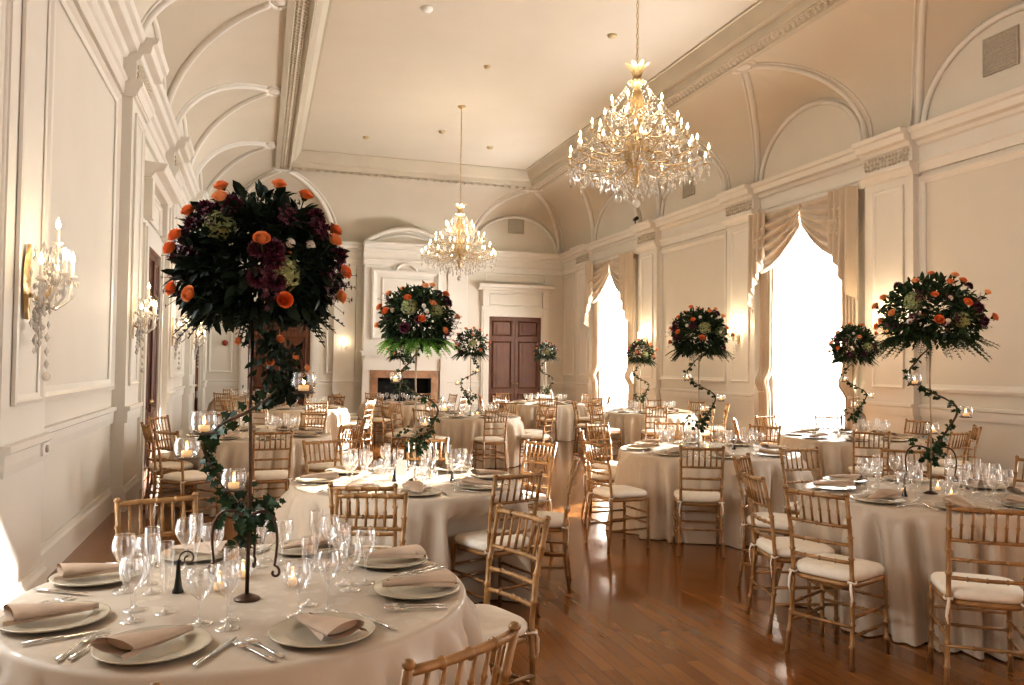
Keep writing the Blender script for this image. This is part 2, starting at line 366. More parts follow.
# ---- chimney breast, overmantel and fireplace
mb = MB(); P = .4
wbox(mb, 'E', 2.8, 3.2, 0, P, 0, 4.5); wbox(mb, 'E', 4.8, 5.2, 0, P, 0, 4.5); wbox(mb, 'E', 3.2, 4.8, 0, P, 1.22, 4.5); wbox(mb, 'E', 3.2, 4.8, 0, .02, 0, 1.3)
wprof(mb, 'E', 2.76, 5.24, off(CORN, P))
arc = [(2.78+2.44*i/20, 5.1+.62*math.sin(PI*(i/20*.8+.1))-.19) for i in range(21)]
vs = [W('E', x, d, z) for x, z in arc for d in (.05, P+.12)] ; k = len(arc)
mb.add(vs, [(2*i, 2*i+2, 2*i+3, 2*i+1) for i in range(k-1)])
fr = [W('E', x, P+.02, z) for x, z in arc]; lo = [W('E', x, P+.02, 5.08) for x, z in arc]
mb.add(fr+lo, [(i, i+1, k+i+1, k+i) for i in range(k-1)])
mb.tube([W('E', x, P+.12, z) for x, z in arc], .07, 6); mb.tube([W('E', x, P+.05, z-.17) for x, z in arc[1:-1]], .03, 6)
wframe(mb, 'E', 3.0, 5.0, 2.3, 4.35, .15, .07, P); wframe(mb, 'E', 3.3, 4.7, 2.55, 4.1, .07, .03, P)
mb.tube([W('E', 4+.3*math.cos(PI*i/12), P+.07, 4.3+.22*math.sin(PI*i/12)) for i in range(13)], .05, 6)
trim(mb)
t = link('fireplace', None, None, (4.0, YE-P, 0)); tag(t, 'fireplace with brown marble surround and black opening under the white mantel', 'fireplace')
mb = MB(); mb.bb(-1.0, -.78, -.06, -.002, 0, 1.2); mb.bb(.78, 1.0, -.06, -.002, 0, 1.2); mb.bb(-1.0, 1.0, -.06, -.002, 1.2, 1.42); link('surround', mb.mesh('surround', 'marble'), t)
mb = MB(); mb.bb(-.77, .77, .3, .32, 0, 1.2); mb.bb(-.78, -.76, -.05, .3, 0, 1.2); mb.bb(.76, .78, -.05, .3, 0, 1.2); mb.bb(-.77, .77, -.05, .3, 1.18, 1.2); link('firebox', mb.mesh('firebox', 'soot'), t)
mb = MB(); mb.bb(-1.1, 1.1, -.09, -.002, 1.42, 1.75); mb.bb(-1.18, 1.18, -.16, -.002, 1.75, 1.83); mb.bb(-1.28, 1.28, -.26, -.002, 1.83, 1.92); mb.bb(-1.32, 1.32, -.3, -.002, 1.92, 1.97)
for sx in (-1, 1): mb.bb(sx*1.13-.1, sx*1.13+.1, -.1, -.002, 0, 1.42); mb.bb(sx*1.13-.1, sx*1.13+.1, -.18, -.002, 1.42, 1.75)
link('mantel', mb.mesh('mantel', 'trim'), t)

# ---- doors
def door(num, side, c, hw, top, leaves=2, over=True):
    root = struct('door_%d' % num, None)
    mb = MB()       # architrave and over-door
    for sg in (-1, 1): a, b = sorted((c+sg*hw, c+sg*(hw+.24))); wbox(mb, side, a, b, 0, .09, 0, top+.24); wbox(mb, side, min(a, b)+.05, max(a, b)-.05, .09, .115, 0, top+.2)
    wbox(mb, side, c-hw, c+hw, 0, .09, top, top+.24)
    if over:
        wbox(mb, side, c-hw-.24, c+hw+.24, 0, .06, top+.24, top+.8)
        wframe(mb, side, c-hw, c+hw, top+.32, top+.72, .05, .03, .06)
        for sg in (-1, 1): a = c+sg*(hw+.13); wbox(mb, side, a-.1, a+.1, .06, .16, top+.3, top+.8)
        wprof(mb, side, c-hw-.36, c+hw+.36, [(0, top+.8), (.16, top+.8), (.2, top+.86), (.3, top+.88), (.34, top+.97), (0, top+1.0)])
    link('door_frame', mb.mesh('door_frame', 'trim'), root)
    for k in range(leaves):
        a = c-hw + 2*hw/leaves*k + .004; b = a + 2*hw/leaves - .008
        mb = MB(); wbox(mb, side, a, b, .002, .045, .01, top-.005)
        for z0, z1 in ((.15, .75), (.9, 2.35), (2.5, top-.12)): wframe(mb, side, a+.11, b-.11, z0, z1, .05, .03, .045); wbox(mb, side, a+.24, b-.24, .04, .06, z0+.12, z1-.12)
        lf = link('door_leaf', mb.mesh('door_leaf', 'wood'), root)
        if leaves == 2 or k == 0:
            mb = MB(); s = b-.06 if k == 0 else a+.06; mb.ball(W(side, s, .085, 1.05), .03); mb.tube([W(side, s, .04, 1.05), W(side, s, .08, 1.05)], .012); link('handle', mb.mesh('handle', 'brass'), lf)
    return root
door(1, 'E', 7.47, .84, 3.1); door(2, 'E', .5, .84, 3.1); door(3, 'L', 11.85, .72, 3.1); door(4, 'L', 19.85, .72, 3.1)
mb = MB(); wframe(mb, 'E', 6.5, 8.45, 4.15+.02, 4.42, .05, .03); trim(mb)

# ---- windows
def window(num, side, c):
    mb = MB(); a, b, z0, z1 = c-1.0, c+1.0, .35, 4.25
    for s0, s1, y0, y1 in ((a, a+.09, z0, z1), (b-.09, b, z0, z1), (a+.09, b-.09, z0, z0+.1), (a+.09, b-.09, z1-.09, z1)): wbox(mb, side, s0, s1, -.25, -.12, y0, y1)
    root = struct('window_%d' % num, mb.mesh('window_frame', 'frame'))
    mb = MB()
    for z in (.95, 1.5, 2.05, 2.6, 3.15, 3.7): wbox(mb, side, a+.09, b-.09, -.21, -.18, z-.014, z+.014)
    for s in (c-.35, c+.35): wbox(mb, side, s-.014, s+.014, -.215, -.175, z0+.1, z1-.09)
    wbox(mb, side, a+.09, b-.09, -.23, -.16, 2.28, 2.33)
    link('muntin', mb.mesh('muntin', 'frame'), root)
    mb = MB(); wbox(mb, side, a+.09, b-.09, -.198, -.192, z0+.1, z1-.09); link('pane', mb.mesh('pane', 'pane'), root)
    mb = MB()
    for sg in (-1, 1): s0, s1 = sorted((c+sg*1.0, c+sg*1.14)); wbox(mb, side, s0, s1, 0, .05, .26, 4.39)
    wbox(mb, side, a, b, 0, .05, 4.25, 4.39); wbox(mb, side, a-.14, b+.14, 0, .09, .26, .33)
    link('casing', mb.mesh('casing', 'trim'), root)
window(1, 'R', WIN[1]); window(2, 'R', WIN[2]); window(3, 'L', 3.85)

def drapery(side, c, label, part=False):
    root = link('drapery', None, None, W(side, c, .2, 0)); root.location = (0, 0, 0); tag(root, label, 'curtain', 'draped silk curtains at the tall windows')
    top = 4.47
    mb = MB(); wbox(mb, side, c-1.24, c+1.24, .07, .2, top-.14, top+.0); link('pelmet', mb.mesh('pelmet', 'lining'), root)
    for sg in (-1, 1):
        mb = MB()       # swag hung from the middle to the corner
        def sw(u, v, sg=sg):
            drop = .40 + .72*u**.95
            z = top - v*drop - v*.14*math.sin(PI*u)
            s = c + sg*(.02 + 1.10*u)
            d = .22 + .10*math.sin(PI*v)*(.3+u) + .05*math.sin(v**1.1*5.5*2*PI)*min(1, .15+u*2.5)*(1-.25*v)
            return W(side, s, d, z)
        mb.grid(sw, 22, 60); link('swag', mb.mesh('swag', 'drape'), root)
        mb = MB()       # cascade at the corner
        def ja(u, v, sg=sg):
            ln = .85 + 1.0*u
            s = c + sg*(.86 + .54*u); z = top+.01 - v*ln
            d = .33 + .055*math.sin(u*4*2*PI) + .04*v*math.sin(u*3) - .1*max(0, u-.85)/.15
            return W(side, s, d, z)
        mb.grid(ja, 40, 16); link('jabot', mb.mesh('jabot', 'drape'), root)
        mb = MB()       # long side panel, held back and bloused above the rail
        def pa(u, v, sg=sg):
            z = 4.35 - v*4.33; k = (z-1.22)/3.1
            if z > 1.5: wd = .36 + .04*k
            elif z > 1.15: wd = .36 - .08*((1.5-z)/.35)**2
            else: wd = .28 + .05*min(1, (1.15-z)/.9)
            bl = .10*math.exp(-((z-1.36)/.14)**2)
            s = c + sg*(1.28 - wd*u) ; d = .13 + .035*math.sin(u*5*2*PI) + bl
            return W(side, s, d, z)
        pn = mb.grid(pa, 44, 50); pn = link('side_panel', mb.mesh('side_panel', 'drape'), root)
        mb = MB(); mb.tube([W(side, c+sg*(1.20+.09*math.cos(q)), .14+.065*math.sin(q), 1.16) for q in [2*PI*i/12 for i in range(13)]], .02, 6); link('tieback', mb.mesh('tieback', 'drape'), pn)
    mb = MB(); mb.grid(lambda u, v: W(side, c-.98+1.96*u, .055+.018*math.sin(u*26*PI), 4.3-v*4.26), 130, 2); link('sheer_or_added_glow', mb.mesh('sheer_or_added_glow', 'sheer_or_added_glow'), root)  # added voile layer, there only to make the window opening glow white
    return root
drapery('R', WIN[1], 'champagne silk swag curtain with cascades at the nearer tall bright window')
drapery('R', WIN[2], 'champagne silk swag curtain at the far window near the end wall corner')
mb = MB()
def lc(u, v):
    z = 4.3 - v*4.28; y0 = 4.55; y1 = 5.12
    return W('L', y0+(y1-y0)*u, .09+.035*math.sin(u*7*2*PI), z)
mb.grid(lc, 70, 30); o = link('curtain', mb.mesh('curtain', 'sheer_or_added_glow')); tag(o, 'white voile curtain at the edge of the panelled wall, lit from outside', 'curtain')

# ---- small fittings
def vent(side, s, z, label):
    t = link('air_vent', None, None, (0, 0, 0)); tag(t, label, 'vent', 'air vents in the lunettes')
    mb = MB(); wframe(mb, side, s-.26, s+.26, z-.25, z+.25, .05, .03, .002); link('frame', mb.mesh('frame', 'vent'), t)
    mb = MB(); wbox(mb, side, s-.22, s+.22, .003, .008, z-.21, z+.21)
    for i in range(10): wbox(mb, side, s-.22, s+.22, .008, .02, z-.2+i*.043, z-.185+i*.043)
    link('grille', mb.mesh('grille', 'vent'), t)
vent('R', 7.86, 5.74, 'grey vent grille in the lunette nearest the camera, above the plain wall panel')
vent('R', 15.75, 5.68, 'grey vent grille in the lunette between the two windows')
vent('E', 7.47, 5.94, 'grey vent grille in the lunette above the brown double doors')
def ceil_dot(name, x, y, r, h, m, label, cat, g):
    t = MB(); t.lathe([(r, 0), (r, -h*.4), (r*.75, -h), (.001, -h)], 20); o = link(name, t.mesh(name, m), None, (x, y, ZC-.001)); tag(o, label, cat, g)
ceil_dot('smoke_detector', 2.34, 12.02, .09, .05, 'plastic', 'round smoke detector on the ceiling toward the panelled wall, the largest dot', 'smoke detector', 'ceiling fittings')
ceil_dot('sprinkler_head', 3.86, 14.01, .06, .05, 'brasslamp', 'small brass sprinkler head on the ceiling between the two chandeliers', 'sprinkler', 'ceiling fittings')
ceil_dot('sprinkler_head', 5.45, 12.0, .08, .04, 'brasslamp', 'small round ceiling fitting beside the rod of the nearer chandelier', 'sprinkler', 'ceiling fittings')
ceil_dot('sprinkler_head', 2.33, 19.41, .08, .05, 'brasslamp', 'small ceiling fitting near the end cornice on the panelled-wall side', 'sprinkler', 'ceiling fittings')
ceil_dot('sprinkler_head', 3.96, 18.3, .07, .05, 'brasslamp', 'small ceiling fitting just beyond the far chandelier rod', 'sprinkler', 'ceiling fittings')
ceil_dot('sprinkler_head', 5.4, 19.23, .08, .05, 'brasslamp', 'small ceiling fitting near the end cornice on the window side', 'sprinkler', 'ceiling fittings')
mb = MB(); mb.X = Matrix.Rotation(PI/2, 4, 'X'); mb.lathe([(.08, .002), (.08, .04), (.06, .06), (.001, .065)], 20); o = link('fire_alarm', mb.mesh('fire_alarm', 'red'), None, (-.22, YE-.0, 2.15)); o.location = (-.95, YE-.003, 2.13); tag(o, 'small dark red round fire alarm on the cream end wall', 'alarm')
mb = MB(); wbox(mb, 'L', 5.83, 5.98, .162, .175, .98, 1.06); o = link('wall_socket', mb.mesh('wall_socket', 'plastic'))
mb = MB(); mb.X = Matrix.Translation(W('L', 5.905, .175, 1.02)) @ Matrix.Rotation(PI/2, 4, 'Y'); mb.lathe([(.025, 0), (.025, .012), (.001, .014)], 14); link('dial', mb.mesh('dial', 'vent'), o); tag(o, 'white socket plate with a grey dial on the chair rail', 'socket')
mb = MB(); mb.tube([(XR-.42, 17.6, 5.10), (XR-.42, 17.6, 5.18)], .015); mb.tube([(XR-.42, 17.5, 5.22), (XR-.42, 17.66, 5.20)], [.045, .04], 12); o = link('spotlight', mb.mesh('spotlight', 'dark')); tag(o, 'small black spotlight standing on the cornice between the windows', 'spotlight')
# ================================================================== CHAIRS
def smooth_r(pts, r, nodes=7):
    """resample a polyline into bamboo-ringed tube data"""
    P = [Vector(p) for p in pts]; L = [0]
    for a, b in zip(P, P[1:]): L.append(L[-1]+(b-a).length)
    T = L[-1]; out = []; rr = []
    def at(x):
        for i in range(len(P)-1):
            if x <= L[i+1]+1e-9: return P[i].lerp(P[i+1], (x-L[i])/max(1e-9, L[i+1]-L[i]))
        return P[-1]
    xs = [(0, 1)]
    for k in range(1, nodes+1):
        c = T*k/(nodes+1); xs += [(c-.009, .92), (c, 1.40), (c+.009, .92)]
    for x in L[1:-1]: xs.append((x, 1.))
    xs.append((T, 1)); xs.sort()
    for x, m in xs: out.append(at(x)); rr.append(r*m)
    return out, rr
def curve3(a, b, c, n=8):
    a, b, c = map(Vector, (a, b, c)); return [(a*(1-t)**2 + b*2*t*(1-t) + c*t*t) for t in [i/n for i in range(n+1)]]
def chair_pieces():
    """(part, mesh builder, material): gilded bamboo ballroom chair, facing +Y"""
    P = []
    def post(sx): return [(sx*.188, -.225, .0), (sx*.176, -.192, .25), (sx*.170, -.185, .46), (sx*.172, -.205, .68), (sx*.178, -.262, .925)]
    for sx in (-1, 1):
        mb = MB(); p, r = smooth_r(post(sx), .0135, 7); mb.tube(p, r, 8); mb.ball((sx*.178, -.263, .933), .017, 8, 5, sz=.8); P.append(('leg', mb, 'gold'))
        mb = MB(); p, r = smooth_r([(sx*.192, .19, 0), (sx*.186, .182, .44)], .0135, 4); mb.tube(p, r, 8); P.append(('leg', mb, 'gold'))
    def yb(z): 
        zs = [(.46, -.185), (.68, -.205), (.925, -.262)]
        for (z0, y0), (z1, y1) in zip(zs, zs[1:]):
            if z <= z1: return y0+(y1-y0)*(z-z0)/(z1-z0)
        return -.262
    for z, r in ((.915, .013), (.755, .0105), (.655, .0105), (.56, .0105)):
        mb = MB(); y = yb(z); p, rr = smooth_r(curve3((-.172, y, z), (0, y-.035, z), (.172, y, z)), r, 3); mb.tube(p, rr, 8); P.append(('rail', mb, 'gold'))
    for i in range(6):
        x = -.172+.344*(i+1)/7; c = -.0175*(1-(x/.172)**2); mb = MB(); p, r = smooth_r([(x, yb(.755)+c, .755), (x, yb(.915)+c, .915)], .0075, 1); mb.tube(p, r, 6); P.append(('spindle', mb, 'gold'))
    for sx in (-1, 1):
        for z in (.17, .27):
            mb = MB(); p, r = smooth_r([(sx*.181, -.2, z), (sx*.189, .185, z)], .0095, 2); mb.tube(p, r, 6); P.append(('stretcher', mb, 'gold'))
    for y, zz in ((.184, (.22, .31)), (-.2, (.22,))):
        for z in zz: mb = MB(); p, r = smooth_r([(-.18, y, z), (.18, y, z)], .0095, 2); mb.tube(p, r, 6); P.append(('stretcher', mb, 'gold'))
    def ring(k, z):
        out = []
        for i in range(32):
            q = 2*PI*i/32; c, s = math.cos(q), math.sin(q); e = 2/4.5
            x = abs(c)**e*(1 if c > 0 else -1); y = abs(s)**e*(1 if s > 0 else -1)
            out.append((x*(.182+.022*(y+1)/2)*k, y*.198*k + .005, z))
        return out
    def solid(mb, lv):
        n = 32; vs = [p for k, z in lv for p in ring(k, z)]; m = len(lv)
        mb.add(vs, [(i*n+j, i*n+(j+1) % n, (i+1)*n+(j+1) % n, (i+1)*n+j) for i in range(m-1) for j in range(n)]+[tuple(range(n-1, -1, -1)), tuple((m-1)*n+j for j in range(n))], True)
        return mb
    P.append(('seat_frame', solid(MB(), [(.93, .415), (1.0, .42), (1.02, .432), (1.0, .446), (.9, .448)]), 'gold'))
    P.append(('cushion', solid(MB(), [(.93, .4485), (1.0, .453), (1.035, .468), (1.03, .485), (.98, .499), (.85, .506), (.5, .509), (.05, .51)]), 'cushion'))
    for sx in (-1, 1):
        mb = MB(); x, y = sx*.172, -.187
        mb.tube([(x+.02*math.cos(q), y+.02*math.sin(q), .455+.004*math.sin(3*q)) for q in [2*PI*i/10 for i in range(11)]], .006, 5)
        mb.tube([(x, y-.02, .455), (x+sx*.006, y-.03, .42), (x+sx*.012, y-.026, .37), (x+sx*.004, y-.022, .33)], [.007, .009, .007, .004], 5, flat=.4); P.append(('tie', mb, 'cushion'))
    return P
CP = chair_pieces()
FULL = [('chiavari_chair', None, -1)] + [(n, mb.mesh(n, m), 0) for n, mb, m in CP]
def merged(names, m=None):
    a = MB()
    for n, mb, mm in CP:
        if n in names: a.add(mb.v, mb.f, True, 0 if mm == 'gold' else 1)
    return a
MID = [('chiavari_chair', None, -1)] + [(n, mb.mesh(n, m), 0) for n, mb, m in CP if n == 'leg'] + [('backrest', merged(('rail', 'spindle')).mesh('backrest', 'gold'), 0), ('stretcher', merged(('stretcher',)).mesh('stretcher', 'gold'), 0), ('seat_frame', merged(('seat_frame',)).mesh('seat_frame', 'gold'), 0), ('cushion', merged(('cushion', 'tie')).mesh('cushion', 'gold', 'cushion'), 0)]
FAR = [('chiavari_chair', None, -1), ('chair_frame', merged(('leg', 'rail', 'spindle', 'stretcher', 'seat_frame')).mesh('frame', 'gold'), 0), ('cushion', merged(('cushion', 'tie')).mesh('cushion', 'gold', 'cushion'), 0)]

# ================================================================== TABLES
TBL = {  # key: (x, y, radius, phrase, level of detail)
 'A': (-.03, 3.11, .80, 'nearest table', 3), 'B': (1.03, 5.75, .82, 'second table from the camera', 2), 'C': (4.38, 7.2, .90, 'middle table beside the open aisle', 2), 'D': (4.38, 4.36, .82, 'window-side front table', 3),
 'E': (7.05, 8.28, .83, 'table by the nearer tall window', 1), 'F': (7.0, 13.56, .83, 'table by the far tall window', 0), 'G': (3.32, 12.82, .83, 'table facing the fireplace', 0), 'H': (6.14, 16.97, .88, 'table before the double doors', 0),
 'I': (-.01, 9.75, .83, 'table along the panelled wall', 1), 'J': (.75, 15.4, .83, 'rear panelled-wall table', 0), 'K': (-.2, 19.6, .83, 'last table by the corner door', 0), 'L': (2.88, 17.2, .83, 'table nearest the hearth', 0)}
DIRS = {'front': -90, 'front window-side': -45, 'window-side': 0, 'rear window-side': 45, 'rear': 90, 'rear wall-side': 135, 'wall-side': 180, 'front wall-side': -135}
TAKEN = {}
def place(kind, key, ang):
    """name of the seat direction nearest to ang at that table, used once per kind"""
    used = TAKEN.setdefault((kind, key), set())
    best = sorted(DIRS, key=lambda d: abs((DIRS[d]-ang+180) % 360-180))
    for d in best:
        if d not in used: used.add(d); return d
    raise RuntimeError((kind, key))
def press(key, x, y, q, rr, z):
    """a chair pushed up to the table holds the hanging cloth back from its seat and legs"""
    kz = max(0., min(1., (.66-z)/.12))
    for cx_, cy_, a in CHAIRS.get(key, ()):
        for _ in range(3):
            px, py = x+rr*math.cos(q)-cx_, y+rr*math.sin(q)-cy_
            ly = px*math.cos(a)+py*math.sin(a); lx = -px*math.sin(a)+py*math.cos(a)
            k = max(0., min(1., (.34-abs(lx))/.10))*kz; ca = -math.cos(a-q)
            if k > 0 and ly < .245 and ca > .3 and ly > -.4: rr -= k*(.245-ly)/ca
    return rr
def cloth(key):
    x, y, r, ph, lod = TBL[key]; rnd = random.Random(key); n = 260
    ph_ = [rnd.uniform(0, 6.28) for _ in range(5)]; nf = rnd.choice((21, 23, 25))
    mb = MB(); prof = [(.001, 0), (.3, 0), (.6, 0), (.85, 0), (.97, 0), (.995, -.004), (1.005, -.016), (1.01, -.05)]
    drops = [.11, .18, .26, .35, .45, .55, .64, .70, .735, .752]
    def fold(q):
        a = (abs(math.sin(nf/2*q+ph_[0]+.9*math.sin(2*q+ph_[1])+.5*math.sin(5*q+ph_[4])))**.75*2-1)*.7 + .3*math.sin((nf*2-5)*q+ph_[2]) + .35*math.sin(5*q+ph_[3])
        return a
    vs = []; k = 0
    for p, z in prof:
        for j in range(n): q = 2*PI*j/n; vs.append((p*r*math.cos(q), p*r*math.sin(q), .76+z))
        k += 1
    for d in drops:
        t = d/.752
        for j in range(n):
            q = 2*PI*j/n; f = fold(q+.12*t*math.sin(3*q)); rr = r*1.012 + .10*t + .108*t**.45*f*.95
            rr = press(key, x, y, q, rr, .76-d)
            vs.append((rr*math.cos(q), rr*math.sin(q), .76-d))
        k += 1
    mb.add(vs, [(i*n+j, i*n+(j+1) % n, (i+1)*n+(j+1) % n, (i+1)*n+j) for i in range(k-1) for j in range(n)], True)
    o = link('tablecloth', mb.mesh('tablecloth', 'damask'), None, (x, y, 0))
    tag(o, 'floor-length ivory damask cloth on the round ' + ph, 'tablecloth', 'round tables in ivory cloths')
CHAIRS = {}

def chair_at(key, x, y, face, lod=None, back=True):
    """x, y: top-middle of the back (back=True) or the seat centre; face: heading in degrees"""
    tx, ty, r, ph, ld = TBL[key]; a = math.radians(face)
    if back: x, y = x+.262*math.cos(a), y+.262*math.sin(a)
    ang = math.degrees(math.atan2(y-ty, x-tx)); d = place('chair', key, ang)
    proto = {3: FULL, 2: FULL, 1: MID, 0: FAR}[ld if lod is None else lod]
    CHAIRS.setdefault(key, []).append((x, y, a))
    inst('chiavari_chair', proto, (x, y, 0), a-PI/2, 'gold bamboo chair with ivory cushion, %s of the %s' % (d, ph), 'chair', 'gold chairs around the tables')
for c in [('A', .48, 1.87, 121), ('A', 1.15, 3.47, 200), ('A', .56, 4.17, -108), ('A', -.47, 4.27, -72), ('A', -.36, 1.84, 72),
          ('B', .55, 4.45, 72), ('B', 1.54, 4.72, 109), ('B', 2.22, 5.46, 158), ('B', 2.36, 6.62, 205), ('B', 1.45, 7.12, 258), ('B', .52, 7.10, -62),
          ('C', 3.58, 5.98, 66), ('C', 2.84, 6.56, 8), ('C', 3.2, 7.75, -18), ('C', 3.75, 8.58, -66), ('C', 4.75, 8.7, 256), ('C', 5.65, 8.05, 215),
          ('D', 3.50, 5.28, -50), ('D', 2.98, 4.37, -14), ('D', 2.92, 3.70, 24), ('D', 3.43, 3.05, 54), ('D', 4.35, 5.72, -92), ('D', 5.2, 5.45, 232), ('D', 5.7, 4.62, 190),
          ('I', -1.15, 9.25, 18), ('I', -.85, 8.3, 40), ('I', .13, 8.12, 95), ('I', .95, 8.85, 140), ('I', 1.2, 9.9, 186)]: chair_at(*c)
def ring(key, n, phase, rad, skip=()):
    tx, ty, r, ph, ld = TBL[key]; rnd = random.Random(key+'r')
    for i in range(n):
        if i in skip: continue
        q = math.radians(phase+360/n*i + rnd.uniform(-4, 4)); R = rad+rnd.uniform(-.03, .06)
        chair_at(key, tx+R*math.cos(q), ty+R*math.sin(q), math.degrees(q)+180+rnd.uniform(-6, 6))
ring('E', 8, 12, 1.40, (4,)); ring('F', 8, 20, 1.40); ring('G', 8, 5, 1.40); ring('H', 8, 28, 1.45); ring('J', 8, 10, 1.40); ring('K', 8, 22, 1.40, (3, 4)); ring('L', 8, 16, 1.40)
for q in (60, 105, 150): a = math.radians(q); chair_at('I', -.01+1.40*math.cos(a)*(1 if q != 150 else .95), 9.75+1.40*math.sin(a), q+180)

for k in TBL: cloth(k)
# ================================================================== PLACE SETTINGS
def plate_mesh():
    mb = MB(); mb.lathe([(.001, .006), (.085, .006), (.098, .008), (.106, .013), (.118, .016), (.152, .020), (.158, .0215), (.161, .020), (.155, .015), (.115, .006), (.10, .001), (.001, .001)], 48); return mb.mesh('charger_plate', 'plate')
def napkin_mesh(seed):
    """folded napkin: rolled narrow point opening to a wide soft mouth"""
    r = random.Random(seed); mb = MB(); n = 20; rows = []
    for i in range(13):
        t = i/12; w = .014 + .058*t**.8; h = .009 + .021*t - .006*t*t; y = -.125+.25*t; sk = .012*math.sin(t*3+seed); rows.append((w, h, y, sk))
    vs = []
    for w, h, y, sk in rows:
        for j in range(n):
            q = 2*PI*j/n; c, s = math.cos(q), math.sin(q); rip = 1+.07*math.sin(4*q+seed)*(y+.13)/.25
            vs.append((sk+w*c*rip, y+(.02*c if y > .1 else 0), h+h*.9*s*(1 if s > 0 else 1.0)))
    m = len(rows); mb.add(vs, [(i*n+j, i*n+(j+1) % n, (i+1)*n+(j+1) % n, (i+1)*n+j) for i in range(m-1) for j in range(n)]+[tuple(range(n-1, -1, -1))], True)
    w, h, y, sk = rows[-1]; mb.add([(sk+w*.9*math.cos(2*PI*j/n), y-.03+.01*math.cos(2*PI*j/n), h+h*.7*math.sin(2*PI*j/n)) for j in range(n)], [tuple(range(n))], True)
    for k in (-1, 1):   # layered flap edges
        mb.grid(lambda u, v, k=k: (k*(.012+.058*u)+.01*k*v, -.11+.245*u, .003+.004*k*u+(.016-.012*v)), 10, 2)
    return mb.mesh('napkin', 'napkin')
def glass_proto(name, H, R, stem, foot, tip=.85):
    b = MB(); hb = H-stem; pr = [(.004, stem+.001)]
    for i in range(1, 17):
        t = i/16; rr = R*math.sin(PI*min(1, t/.9)**.8*.5)**.8*(1-(1-tip)*max(0, (t-.45)/.55)**1.5); pr.append((rr, stem+hb*t))
    b.lathe(pr, 24); b.lathe([(pr[-1][0]-.0008, H-.0005), (pr[-1][0]+.0008, H+.0008), (pr[-1][0]+.0006, H-.0015)], 24)
    s = MB(); s.lathe([(foot, .0012), (foot*.96, .003), (foot*.5, .005), (.006, .012), (.0042, .025), (.0038, stem*.5), (.0045, stem*.9), (.009, stem+.003)], 20)
    return [(name, None, -1), ('bowl', b.mesh('bowl', 'glass'), 0), ('stem', s.mesh('stem', 'stemglass'), 0)]
M['stemglass'] = glass_mat('stem_glass', gloss=.22, rim=.7)
PLATE = plate_mesh(); NAPK = [napkin_mesh(s) for s in (1, 2, 3)]
G_WINE = glass_proto('wine_glass', .205, .046, .095, .037, .72); G_WATER = glass_proto('water_goblet', .18, .049, .075, .038, .80); G_FLUTE = glass_proto('champagne_flute', .235, .027, .085, .032, .9)
def knife():
    h = MB(); h.tube([(0, -.11, .006), (0, -.06, .0065), (0, 0, .006)], [.006, .008, .006], 8, flat=.6); b = MB(); b.grid(lambda u, v: ((v-.5)*.018*(1 if u < .75 else 1-(u-.75)*3.2), u*.125, .006+.001*math.sin(v*PI)), 8, 2)
    return [('table_knife', None, -1), ('handle', h.mesh('handle', 'silver'), 0), ('blade', b.mesh('blade', 'silver'), 0)]
def fork():
    h = MB(); h.tube([(0, -.105, .005), (0, -.05, .0055), (0, .01, .007), (0, .03, .009)], [.008, .006, .0035, .006], 8, flat=.45); t = MB()
    t.grid(lambda u, v: ((v-.5)*(.012+.012*u), .028+u*.03, .009-.004*math.sin(u*PI)), 4, 4)
    for k in range(4): x = -.0095+.0063*k; t.tube([(x, .057, .009), (x, .085, .007), (x, .108, .010)], [.0022, .002, .001], 5)
    return [('dinner_fork', None, -1), ('handle', h.mesh('handle', 'silver'), 0), ('tines', t.mesh('tines', 'silver'), 0)]
def spoon():
    h = MB(); h.tube([(0, -.105, .005), (0, -.05, .0055), (0, .035, .007)], [.008, .006, .0035], 8, flat=.45); b = MB(); b.grid(lambda u, v: ((v-.5)*.04*math.sin(min(1, .12+u*.95)*PI)**.7, .032+u*.062, .011-.007*math.sin(u*PI)*math.sin(v*PI)), 8, 6)
    return [('soup_spoon', None, -1), ('handle', h.mesh('handle', 'silver'), 0), ('bowl', b.mesh('bowl', 'silver'), 0)]
KN, FK, SP = knife(), fork(), spoon()
ZT = .7615
